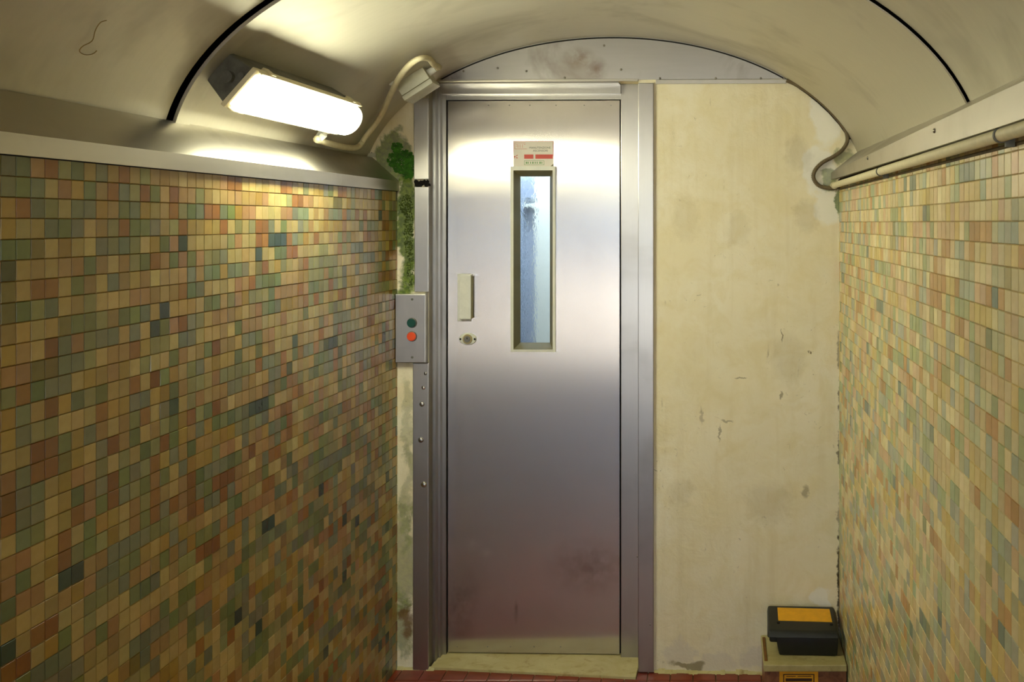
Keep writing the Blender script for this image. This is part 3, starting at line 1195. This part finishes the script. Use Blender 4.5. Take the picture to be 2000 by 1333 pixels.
# outlined emblem upper left, arrow-like mark lower left
for f in ((0.03, 0.06, 0.30, 0.075), (0.03, 0.30, 0.34, 0.315), (0.03, 0.06, 0.038, 0.30), (0.11, 0.12, 0.12, 0.26), (0.16, 0.12, 0.17, 0.26), (0.22, 0.12, 0.23, 0.26), (0.06, 0.12, 0.10, 0.135), (0.06, 0.19, 0.10, 0.205), (0.26, 0.12, 0.30, 0.135)):
    sbar(f, M['ink_pale_red'], 'emblem')
p = P(BW)
for tri in (((0.015, 0.58), (0.05, 0.60), (0.02, 0.70)), ((0.04, 0.62), (0.10, 0.54), (0.11, 0.57)), ((0.05, 0.63), (0.115, 0.66), (0.09, 0.69))):
    p.prism([(sxy(a, c)[0], vs_ - 0.0006, sxy(a, c)[1]) for a, c in tri], (0, 0.0004, 0))
p.build('mark', M['ink_red'], st)
p = P(BW)
for k, fx in enumerate((0.31, 0.36, 0.42, 0.47, 0.535, 0.585, 0.65, 0.70)):
    a, b_ = sxy(fx, 0.90), sxy(fx + (0.022 if k % 3 else 0.034), 0.82)
    p.box((a[0], vs_ - 0.0005, a[1]), (b_[0], vs_, b_[1]))
p.build('small_print', M['ink_green'], st)
p = P(BW)
p.prism([(sxy(a, c)[0], vs_ - 0.0008, sxy(a, c)[1]) for a, c in ((1.0, 0.90), (1.0, 1.0), (0.93, 1.0))], (0, 0.0005, 0))
p.build('curled_corner', M['gasket'], st)

# lift cabin seen through the glass
cab = empty('wall_cabin', 'pale lift cabin wall behind the door window', 'cabin wall', kind='structure')
vb0 = VD + 0.10
VR = VD + 0.52


def cz(py):
    return bz(1045, py, VR)


P(BW).box((-1.25, VR, -0.1), (-0.15, VR + 0.03, 2.4)).build('rear_panel', M['cabin'], cab)
P(BW).box((-1.25, vb0, -0.1), (-1.22, VR, 2.4)).build('side_panel', M['cabin_dark'], cab)
P(BW).box((-0.18, vb0, -0.1), (-0.15, VR, 2.4)).build('side_panel', M['cabin_pale'], cab)
P(BW).box((-1.25, vb0, -0.12), (-0.15, VR + 0.03, -0.08)).build('cabin_floor', M['cabin_pale'], cab)
P(BW).box((-1.25, vb0, 2.4), (-0.15, VR + 0.03, 2.43)).build('cabin_ceiling', M['cabin_dark'], cab)
P(BW).box((bu(1047, VR), VR - 0.025, 0.1), (bu(1090, VR), VR + 0.001, cz(352))).build('pale_panel', M['cabin_pale'], cab)
P(BW).box((-1.2, VR - 0.02, cz(388)), (bu(1047, VR), VR + 0.001, cz(345))).build('grey_panel', M['cabin_dark'], cab)
P(BW).box((-1.2, VR - 0.035, cz(405)), (bu(1047, VR), VR + 0.001, cz(398))).build('hand_rail', M['cabin_pale'], cab)
P(BW).box((-1.2, VR - 0.06, 0.1), (bu(1019, VR - 0.06), VR + 0.001, cz(350))).build('post', M['cabin_dark'], cab)
P(BW).box((-1.56, 0.16, -0.12), (-1.55, VR + 0.1, 2.5)).build('shaft_lining', M['dark_gap'], cab)
li = bpy.data.lights.new('cabin_lamp', 'AREA')
li.energy = 12
li.color = (0.72, 0.86, 1.0)
li.shape = 'RECTANGLE'
li.size, li.size_y = 0.8, 0.3
lo_ = bpy.data.objects.new('cabin_lamp', li)
COL.objects.link(lo_)
lo_.location = BW @ Vector((-0.7, vb0 + 0.2, 2.39))

# ------------------------------------------------------------------ sill, floor
sill = P()
a0 = BW @ Vector((DL + 0.004, 0.16, 0.010))
a1 = BW @ Vector((DR - 0.002, 0.16, 0.010))
f0 = BW @ Vector((DL + 0.006, -0.004, 0.010))
f1 = BW @ Vector((DR - 0.002, -0.062, 0.010))
dn = Vector((0, 0, -0.05))
sill.hexa([a0 + dn, a1 + dn, f1 + dn, f0 + dn], [a0, a1, f1, f0], 0.003)
sill.build('threshold', M['marble_sill'], kind='structure', label='worn pale marble threshold under the steel lift door', cat='threshold')

fl = P()
fl.prism([(xl(0.3), 0.3, -0.12), (xr(0.3), 0.3, -0.12), (xr(YEND), YEND, -0.12), (xl(YEND), YEND, -0.12)], (0, 0, 0.116))
floor = fl.build('floor', M['floor_grout'], kind='structure', label='floor of small dark red tiles', cat='floor')
verts, faces = [], []
FT = 0.080
FSH = None
i = 0
ys = 0.02
while ys > YEND:
    x = -1.30
    k = 0
    while x < 0.60:
        x1, y1 = x + FT - 0.003, ys - FT + 0.003
        if x > xl(ys) - 0.06 and x1 < xr(ys) + 0.06:
            c = Vector(((x + x1) / 2, (ys + y1) / 2, -0.004))
            dp = ys + D
            vis = dp > 1 and PY + H * F / dp < 1345 and False
            pyf = PY + H * F / (y1 + D) if y1 + D > 0.5 else 9999
            if ys > -0.10 and -1.0 < c.x < 0.16:
                if FSH is None:
                    q = P()
                    q.box((-FT / 2 + 0.0015, -FT / 2 + 0.0015, -0.004), (FT / 2 - 0.0015, FT / 2 - 0.0015, 0.004), 0.001, 1)
                    o = q.build('floor_tile', M['red_tile'], floor)
                    FSH = o.data
                else:
                    o = bpy.data.objects.new('floor_tile', FSH)
                    COL.objects.link(o)
                    o.parent = floor
                o.location = c
            else:
                b0 = len(verts)
                for zz in (-0.006, 0.0):
                    verts += [(x, y1, zz), (x1, y1, zz), (x1, ys, zz), (x, ys, zz)]
                faces += [(b0 + 4, b0 + 5, b0 + 6, b0 + 7), (b0, b0 + 1, b0 + 5, b0 + 4), (b0 + 1, b0 + 2, b0 + 6, b0 + 5), (b0 + 2, b0 + 3, b0 + 7, b0 + 6), (b0 + 3, b0, b0 + 4, b0 + 7)]
        x += FT
        k += 1
    ys -= FT
me = bpy.data.meshes.new('floor_tiles')
me.from_pydata(verts, [], faces)
me.materials.append(M['red_tile'])
o = bpy.data.objects.new('floor_tiles', me)
COL.objects.link(o)
o.parent = floor
o['kind'] = 'stuff'
# mortar fillet and grit along the foot of the end wall
p = P(BW)
rr = random.Random(9)
for u_a, u_b in ((bu(776), bu(836)), (bu(1278), bu(1484))):
    k = u_a
    while k < u_b:
        w = rr.uniform(0.012, 0.035)
        hgt = rr.uniform(0.006, 0.014)
        dpt = rr.uniform(0.008, 0.02)
        p.prism([(k, 0.0, -0.002), (k, -dpt, -0.002), (k, 0.0, hgt)], (w, 0, 0))
        k += w * 0.95
p.build('mortar_fillet', M['marble_sill'], wall_b)

# ------------------------------------------------------------------ far end of the passage (behind the camera) and outside
we = P()
y = YEND
for lo, hi in (((-2.2, y - 0.2, -0.1), (-1.02, y, 2.7)), ((0.32, y - 0.2, -0.1), (1.6, y, 2.7)), ((-1.02, y - 0.2, 2.06), (0.32, y, 2.7))):
    we.box(lo, hi)
we.build('wall_front', M['white_render'], kind='structure', label='rendered entrance wall of the passage with an open doorway', cat='wall')
g = P()
g.box((-30, -40, -0.3), (30, YEND - 0.0, -0.01))
g.build('ground', M['paving'], kind='structure', label='pale paving outside the passage entrance', cat='paving')
# solid ground round the passage so that no daylight leaks in
sh = P()
sh.box((-2.4, YEND - 0.1, -0.1), (xl(YEND) - 0.15, 1.6, 2.75))
sh.box((xr(0) + 0.20, YEND - 0.1, -0.1), (2.0, 1.6, 2.75))
sh.box((-2.4, YEND - 0.1, 2.60), (2.0, 1.6, 2.9))
sh.box((-2.4, 1.55, -0.1), (2.0, 1.75, 2.75))
sh.box((-2.4, YEND + 0.0, -0.35), (2.0, 1.75, -0.12))
sh.build('wall_surround', M['concrete'], kind='structure', label='concrete mass round the passage', cat='wall')
pt = bpy.data.lights.new('doorway_portal', 'AREA')
pt.shape = 'RECTANGLE'
pt.size, pt.size_y = 1.34, 2.06
pt.cycles.is_portal = True
po = bpy.data.objects.new('doorway_portal', pt)
COL.objects.link(po)
po.location = (-0.35, YEND - 0.1, 1.03)
po.rotation_euler = (math.pi / 2, 0, 0)
po.rotation_euler = (-math.pi / 2, 0, math.pi)

# ------------------------------------------------------------------ bulkhead lamp on the vault
LY0, LY1 = -1.225, -0.560
LX, LZ = -1.098, 1.895
cx, a = vault_par(-0.9)
phi = math.atan2((LZ - ZS) / ZB, (LX - cx) / a)
sur = vault_pt(phi, -0.9)
for _ in range(20):      # nearest point of the vault to the lamp centre
    best = min((phi + d for d in (-0.02, -0.005, 0, 0.005, 0.02)), key=lambda q: (vault_pt(q, -0.9) - Vector((LX, -0.9, LZ))).length)
    phi = best
sur = vault_pt(phi, -0.9)
nv = (Vector((LX, -0.9, LZ)) - sur)
DN = nv.length
nv.normalize()                                   # out of the vault
tv = Vector((nv.z, 0, -nv.x))                    # across: down the haunch
if tv.z > 0:
    tv = -tv
LM = Matrix(((tv.x, 0, nv.x, sur.x), (0, 1, 0, 0), (tv.z, 0, nv.z, sur.z), (0, 0, 0, 1)))  # across, along, out
lamp = empty('bulkhead_lamp', 'glowing fluorescent bulkhead lamp with grey housing on the steel vault', 'lamp')
hw = 0.054
z0h, z1h = -0.012, DN - 0.028
p = P(LM)
p.hexa([(-hw * 0.72, LY0 + 0.02, z0h), (hw * 0.72, LY0 + 0.02, z0h), (hw * 0.72, LY1 - 0.02, z0h), (-hw * 0.72, LY1 - 0.02, z0h)],
       [(-hw, LY0, z1h), (hw, LY0, z1h), (hw, LY1, z1h), (-hw, LY1, z1h)], 0.008, 3)
p.build('housing', M['lamp_grey'], lamp, smooth=True)


def lens(y0, y1, half, zb, hgt, n=18, rowsn=10):
    rows = []
    R = 0.030
    ysn = []
    for i in range(rowsn + 1):
        t = i / rowsn * math.pi / 2
        ysn.append((y0 + R * (1 - math.sin(t)), math.cos(t)))
    seq = [(yy_, 1 - (1 - math.sqrt(max(0, 1 - c * c))) * 0.85 if c < 1 else 0.15) for yy_, c in ysn]
    seq = []
    for i in range(rowsn + 1):
        t = i / rowsn * math.pi / 2
        seq.append((y0 + R * (1 - math.cos(t)), 0.35 + 0.65 * math.sin(t)))
    end = [(y1 - (yq - y0), s) for yq, s in seq][::-1]
    for yq, s in seq + end:
        row = []
        for k in range(n + 1):
            th = math.pi * k / n
            row.append((-half * math.cos(th) * (0.80 + 0.20 * s), yq, zb + hgt * s * math.sin(th) ** 0.75))
        rows.append(row)
    return rows


p = P(LM)
rows = lens(LY0 + 0.004, LY1 - 0.004, hw - 0.005, z1h + 0.004, 0.050)
p.grid(rows[10:12])
bmesh.ops.remove_doubles(p.bm, verts=list(p.bm.verts), dist=1e-5)
bmesh.ops.recalc_face_normals(p.bm, faces=list(p.bm.faces))
p.build('diffuser', M['diffuser'], lamp, smooth=True, angle=60)
for rs_ in (rows[:11], rows[11:][::-1]):
    p = P(LM)
    p.grid(rs_)
    b2 = bmesh.new()
    b2.faces.new([b2.verts.new(q) for q in rs_[0]])
    p._merge(b2)
    bmesh.ops.remove_doubles(p.bm, verts=list(p.bm.verts), dist=1e-5)
    bmesh.ops.recalc_face_normals(p.bm, faces=list(p.bm.faces))
    p.build('end_cap', M['end_cap'], lamp, smooth=True, angle=60)
p = P(LM)
p.box((-hw - 0.004, LY0 - 0.004, z1h - 0.008), (hw + 0.004, LY1 + 0.004, z1h + 0.005), 0.004, 2)
for s_ in (-1, 1):
    p.box((s_ * (hw + 0.0015) - 0.002, LY0 + 0.01, z1h), (s_ * (hw + 0.0015) + 0.002, LY1 - 0.01, z1h + 0.015), 0.001, 1)
p.build('rim', M['rim'], lamp, smooth=True)
for yq in (LY0 + 0.07, LY1 - 0.07):
    for s in (-1, 1):
        p = P(LM)
        p.box((s * (hw + 0.002) - 0.005, yq - 0.014, z1h - 0.016), (s * (hw + 0.002) + 0.005, yq + 0.014, z1h + 0.012), 0.002)
        p.build('clip', M['rim'], lamp)
p = P(LM)
p.cyl((0.0, LY0 + 0.012, z1h * 0.55), (0.0, LY0 - 0.006, z1h * 0.55), 0.016, 0.014, 20)
p.build('end_plug', M['lamp_grey'], lamp, smooth=True)
p = P(LM)
p.cyl((-0.024, LY0 + 0.006, z1h * 0.82), (-0.024, LY0 - 0.004, z1h * 0.82), 0.008, 0.007, 16)
p.build('end_plug', M['lamp_grey'], lamp, smooth=True)
GY = LY1 - 0.016
p = P(LM)
p.cyl((hw - 0.008, GY, z1h - 0.018), (hw + 0.030, GY, z1h - 0.018), 0.013, 0.0115, 18)
p.cyl((hw + 0.026, GY, z1h - 0.018), (hw + 0.045, GY, z1h - 0.018), 0.015, 0.013, 8)
p.build('cable_gland', M['cream_plastic'], lamp, smooth=True)

# the next lamp of the row, behind the camera towards the entrance
lamp2 = lamp.copy()
COL.objects.link(lamp2)
lamp2['label'] = 'second bulkhead lamp of the row, nearer the passage entrance'
lamp['group'] = lamp2['group'] = 'bulkhead lamps along the vault'
for ch in list(lamp.children):
    c2 = ch.copy()
    COL.objects.link(c2)
    c2.parent = lamp2
lamp2.location = (0, -3.9, 0)

# ------------------------------------------------------------------ junction box and corrugated conduit on the left
jb = empty('junction_box', 'small pale grey junction box on the vault by the door corner', 'junction box')
jc, jn = on_vault(806, 152, 0.0)
jn.normalize()
jt = Vector((jn.z, 0, -jn.x))
if jt.z < 0:
    jt = -jt
JY = jc.y
JM = Matrix(((jt.x, 0, jn.x, jc.x), (0, 1, 0, JY), (jt.z, 0, jn.z, jc.z), (0, 0, 0, 1)))
P(JM).box((-0.055, -0.045, -0.004), (0.055, 0.045, 0.044), 0.004, 2).build('body', M['box_grey'], jb, smooth=True)
P(JM).box((-0.057, -0.047, 0.0455), (0.057, 0.047, 0.064), 0.005, 2).build('lid', M['box_grey'], jb, smooth=True)
P(JM).box((-0.0545, -0.0445, 0.0435), (0.0545, 0.0445, 0.046)).build('seam', M['gasket'], jb)
P(JM).cyl((0.05, -0.01, 0.018), (0.082, -0.01, 0.018), 0.012, 0.011, 16).build('gland', M['cream_plastic'], jb, smooth=True)
P(JM).box((-0.070, 0.02, -0.002), (-0.052, 0.04, 0.006), 0.001).build('lug', M['box_grey'], jb)

gl = LM @ Vector((hw + 0.043, GY, z1h - 0.018))
je = JM @ Vector((0.080, -0.01, 0.018))
pts = [gl, gl + Vector((-0.004, 0.008, -0.008))]
for px, py, lf_ in ((692, 289, 0.022), (716, 265, 0.02), (742, 229, 0.02), (762, 187, 0.02), (780, 152, 0.024), (800, 127, 0.028), (820, 114, 0.03), (838, 115, 0.03), (847, 126, 0.028)):
    pts.append(on_vault(px, py, lf_)[0])
pts += [je + (je - (JM @ Vector((0.05, -0.01, 0.018)))).normalized() * 0.012 + Vector((0.004, 0, 0)), je]
P().tube(smooth_path(pts, 0.0027), 0.0078, 12, 0.0020).build('corrugated_conduit', M['conduit_cream'], smooth=True, angle=80, label='cream corrugated conduit looping from the lamp to the junction box', cat='conduit')
q, nq = on_vault(769, 163, 0.004)
o = empty('conduit_clip', 'small pale clip holding the corrugated conduit to the vault', 'clip')
P().box(q - Vector((0.012, 0.012, 0.008)), q + Vector((0.012, 0.012, 0.008)), 0.003).build('saddle', M['box_grey'], o)
P().dome(q + nq * 0.008, nq, 0.004, 0.003).build('screw', M['bolt'], o, smooth=True)
o = empty('vault_clip', 'short pale clip at the foot of the vault by the moss', 'clip')
q, nq = on_vault(724, 304, 0.004)
P().box(q - Vector((0.022, 0.02, 0.006)), q + Vector((0.022, 0.02, 0.008)), 0.003).build('plate', M['box_grey'], o)
P().dome(q + Vector((0.006, -0.01, 0.008)), nq, 0.004, 0.003).build('screw', M['bolt'], o, smooth=True)

# ------------------------------------------------------------------ rigid pipe and corrugated tail on the right
XP = 0.016
ZP = 1.731


def pipe_pt(y):
    return Vector((xr(y) - XP - 0.006, y, ZP))


pipe = empty('conduit_pipe', 'straight cream plastic pipe clipped along the top of the right wall', 'pipe')
P().tube([pipe_pt(-0.02 - i * 0.4) for i in range(18)], 0.0105, 18).build('tube', M['conduit_cream'], pipe, smooth=True)
M['pipe_dark'] = plain('pipe_dark', (92, 74, 34), 0.9, var=0.3, vscale=40)
P().prism([(xr(-0.02) - 0.0025, -0.02, ZP - 0.017), (xr(YEND) - 0.0025, YEND, ZP - 0.017), (xr(YEND) + 0.01, YEND, ZP - 0.017), (xr(-0.02) + 0.01, -0.02, ZP - 0.017)], (0, 0, 0.006)).build('dark_line', M['pipe_dark'], pipe)  # thin dark line along the wall below the pipe
P().tube([pipe_pt(-0.016), pipe_pt(-0.050)], 0.0128, 18).build('coupling', M['conduit_cream'], pipe, smooth=True)
for yq in (-0.99, -2.045, -3.1, -4.2):
    p = P()
    c = pipe_pt(yq)
    p.tube([c + Vector((0, -0.004, 0)), c + Vector((0, 0.004, 0))], 0.0122, 18)
    p.box(c + Vector((0.006, -0.004, -0.018)), c + Vector((0.0205, 0.004, 0.0)), 0.001)
    p.build('clip', M['lamp_grey'], pipe, smooth=True)
tail = []
for px, py, v in ((1640, 364, -0.018), (1622, 368, -0.016), (1600, 363, -0.013), (1589, 348, -0.012), (1592, 333, -0.012), (1606, 318, -0.012), (1628, 306, -0.012), (1646, 292, -0.012), (1655, 275, -0.012), (1652, 256, -0.012), (1640, 238, -0.012), (1622, 217, -0.012), (1600, 196, -0.012), (1576, 178, -0.012), (1552, 164, -0.012), (1536, 157, -0.012)):
    tail.append(BW @ bp(px, py, v))
P().tube(smooth_path([pipe_pt(-0.03)] + tail, 0.0027), 0.0062, 12, 0.0018).build('corrugated_conduit', M['conduit_dirty'], smooth=True, angle=80, label='dirty corrugated conduit bending up the end wall along the vault edge', cat='conduit')

# ------------------------------------------------------------------ push-button panel
pb = empty('button_panel', 'steel push-button panel with green and red buttons left of the door', 'button panel')
P(BW).box((bu(777), -0.026, bz(805, 707)), (bu(835.5), 0.0, bz(805, 574)), 0.002).build('plate', M['frame_steel'], pb, uv=UVB)
for py, mt in ((631, 'button_green'), (657.5, 'button_red')):
    c = bp(804.5, py, -0.026)
    P(BW).cyl(c, c + Vector((0, -0.004, 0)), 0.0185, 0.017, 28).build('bezel', M['bolt'], pb, smooth=True)
    P(BW).cyl(c + Vector((0, -0.002, 0)), c + Vector((0, -0.009, 0)), 0.0160, 0.0155, 28, 0.002).build('button', M[mt], pb, smooth=True, label='green push button' if 'green' in mt else 'orange red push button')
for py in (585, 698.5):
    P(BW).dome(bp(805, py, -0.026), (0, -1, 0), 0.0045, 0.0025).build('screw', M['lamp_grey'], pb, smooth=True)

# ------------------------------------------------------------------ moss at the left corner
rr = random.Random(5)


def moss(name, spots, mat, label, size):
    p = P()
    for px, py, rx, ry, cnt in spots:
        for _ in range(cnt):
            a_, d_ = rr.uniform(0, 6.283), math.sqrt(rr.random())
            q = BW @ bp(px + rx * d_ * math.cos(a_), py + ry * d_ * math.sin(a_), -rr.random() * size * 0.5)
            b2 = bmesh.new()
            bmesh.ops.create_icosphere(b2, subdivisions=1, radius=size * rr.uniform(0.3, 1.0))
            for v in b2.verts:
                v.co *= rr.uniform(0.5, 1.4)
            p._merge(b2, Matrix.Translation(q) @ Matrix.Diagonal((1, 0.5, 1, 1)))
    return p.build(name, mat, kind='stuff', label=label, cat='moss')


moss('moss', ((787, 316, 22, 24, 420), (775, 288, 10, 10, 90), (797, 338, 12, 12, 120), (768, 312, 12, 16, 80)), M['moss'], 'bright green moss growing in the upper left corner beside the strip', 0.0055)
moss('dark_moss', ((793, 400, 13, 20, 200), (798, 450, 9, 50, 260), (801, 515, 7, 45, 140)), M['moss_dark'], 'dark green moss on the plaster between mosaic wall and steel strip', 0.0034)

# ------------------------------------------------------------------ plinth, bait station, yellow notice
PLX0 = (BW @ bp(1486, 1240)).x
PT = 0.136
PYF = -0.245
pls = empty('stone_plinth', 'low brown and cream marble plinth in the right corner', 'plinth')
xr0 = xr(-0.1) - 0.0045
P().box((PLX0 + 0.004, PYF + 0.012, -0.002), (xr0, -0.004, PT - 0.022), 0.002).build('face', M['marble_brown'], pls)
P().box((PLX0, PYF, PT - 0.022), (xr0, -0.004, PT), 0.003).build('top_slab', M['marble_top'], pls)
M['rust'] = plain('rust_stain', (128, 84, 22), 0.7)
P().box((PLX0 + 0.004, PYF + 0.03, PT - 0.001), (PLX0 + 0.014, -0.03, PT + 0.004), 0.0015).build('rusty_edge', M['rust'], pls)

bs = empty('bait_station', 'black plastic bait box with yellow label standing on the plinth', 'bait box')
zt = PT + 0.001
X0, X1 = 0.186, 0.398
YF, YBk = -0.185, -0.045
p = P()
p.hexa([(X0 + 0.012, YF + 0.006, zt), (X1 - 0.004, YF + 0.006, zt), (X1 - 0.004, YBk, zt), (X0 + 0.012, YBk, zt)],
       [(X0, YF, zt + 0.070), (X1, YF, zt + 0.070), (X1, YBk, zt + 0.088), (X0, YBk, zt + 0.088)], 0.006, 2)
p.build('body', M['black_plastic'], bs, smooth=True)
p = P()
p.box((0.165, YF + 0.030, zt + 0.032), (0.20, YBk - 0.015, zt + 0.074), 0.009, 3)
p.build('entrance', M['black_plastic'], bs, smooth=True)
LX0, LX1, LYF, LYB = 0.157, 0.402, -0.200, -0.028
zf, zb2 = zt + 0.066, zt + 0.088
p = P()
p.hexa([(LX0, LYF, zf), (LX1, LYF, zf), (LX1, LYB, zb2), (LX0, LYB, zb2)],
       [(LX0 + 0.006, LYF + 0.010, zf + 0.022), (LX1 - 0.006, LYF + 0.010, zf + 0.022), (LX1 - 0.012, LYB, zb2 + 0.022), (LX0 + 0.004, LYB, zb2 + 0.022)], 0.007, 3)
p.build('lid', M['black_plastic'], bs, smooth=True)


def lidp(x, y, dz):
    k = (y - (LYF + 0.010)) / (LYB - LYF - 0.010)
    return Vector((x, y, zf + 0.022 + (zb2 - zf) * k + dz))


p = P()
q4 = ((0.196, -0.128), (0.380, -0.132), (0.376, -0.048), (0.194, -0.044))
p.hexa([lidp(x, y, -0.001) for x, y in q4], [lidp(x, y, 0.0012) for x, y in q4])
p.build('label_plate', M['yellow_label'], bs)
for x, y in ((0.196, -0.142), (0.376, -0.148)):
    q = lidp(x, y, -0.001)
    P().cyl(q, q + Vector((0, 0, 0.0035)), 0.006, 0.005, 16).build('lid_screw', M['dark_gap'], bs, smooth=True)

# the box stands slightly askew
rz_ = math.radians(-2.5)
pc = Vector((0.285, -0.112, 0))
bs.rotation_euler = (0, 0, rz_)
bs.location = pc - Matrix.Rotation(rz_, 3, 'Z') @ pc + Vector((-0.002, 0.004, 0))

sg = empty('warning_notice', 'small yellow notice with brown border on the plinth face', 'notice')
yv = PYF + 0.012
nx0, nx1 = PX, PX
dpt = yv + D
nx0, nx1 = (1522 - PX) / F * dpt, (1598 - PX) / F * dpt
nz1 = H - (1311 - PY) / F * dpt
nz0 = nz1 - 0.092
P().box((nx0, yv - 0.0022, nz0), (nx1, yv - 0.0002, nz1), 0.0008, 1).build('sheet', M['yellow_label'], sg)
w_ = nx1 - nx0
for lo, hi in (((0.10, 0.010), (0.90, 0.0125)), ((0.10, 0.082), (0.90, 0.0845)), ((0.10, 0.010), (0.125, 0.0845)), ((0.875, 0.010), (0.90, 0.0845))):
    P().box((nx0 + lo[0] * w_, yv - 0.003, nz1 - hi[1]), (nx0 + hi[0] * w_, yv - 0.002, nz1 - lo[1])).build('border', M['brown_ink'], sg)
p = P()
for r_, (x0_, x1_) in enumerate(((0.18, 0.42), (0.47, 0.82))):
    p.box((nx0 + x0_ * w_, yv - 0.003, nz1 - 0.0185), (nx0 + x1_ * w_, yv - 0.002, nz1 - 0.0165))
p.box((nx0 + 0.16 * w_, yv - 0.003, nz1 - 0.034), (nx0 + 0.84 * w_, yv - 0.002, nz1 - 0.024))
for r_ in range(4):
    p.box((nx0 + 0.18 * w_, yv - 0.003, nz1 - 0.046 - r_ * 0.009), (nx0 + (0.82 - 0.1 * (r_ % 2)) * w_, yv - 0.002, nz1 - 0.043 - r_ * 0.009))
p.build('print', M['brown_ink'], sg)
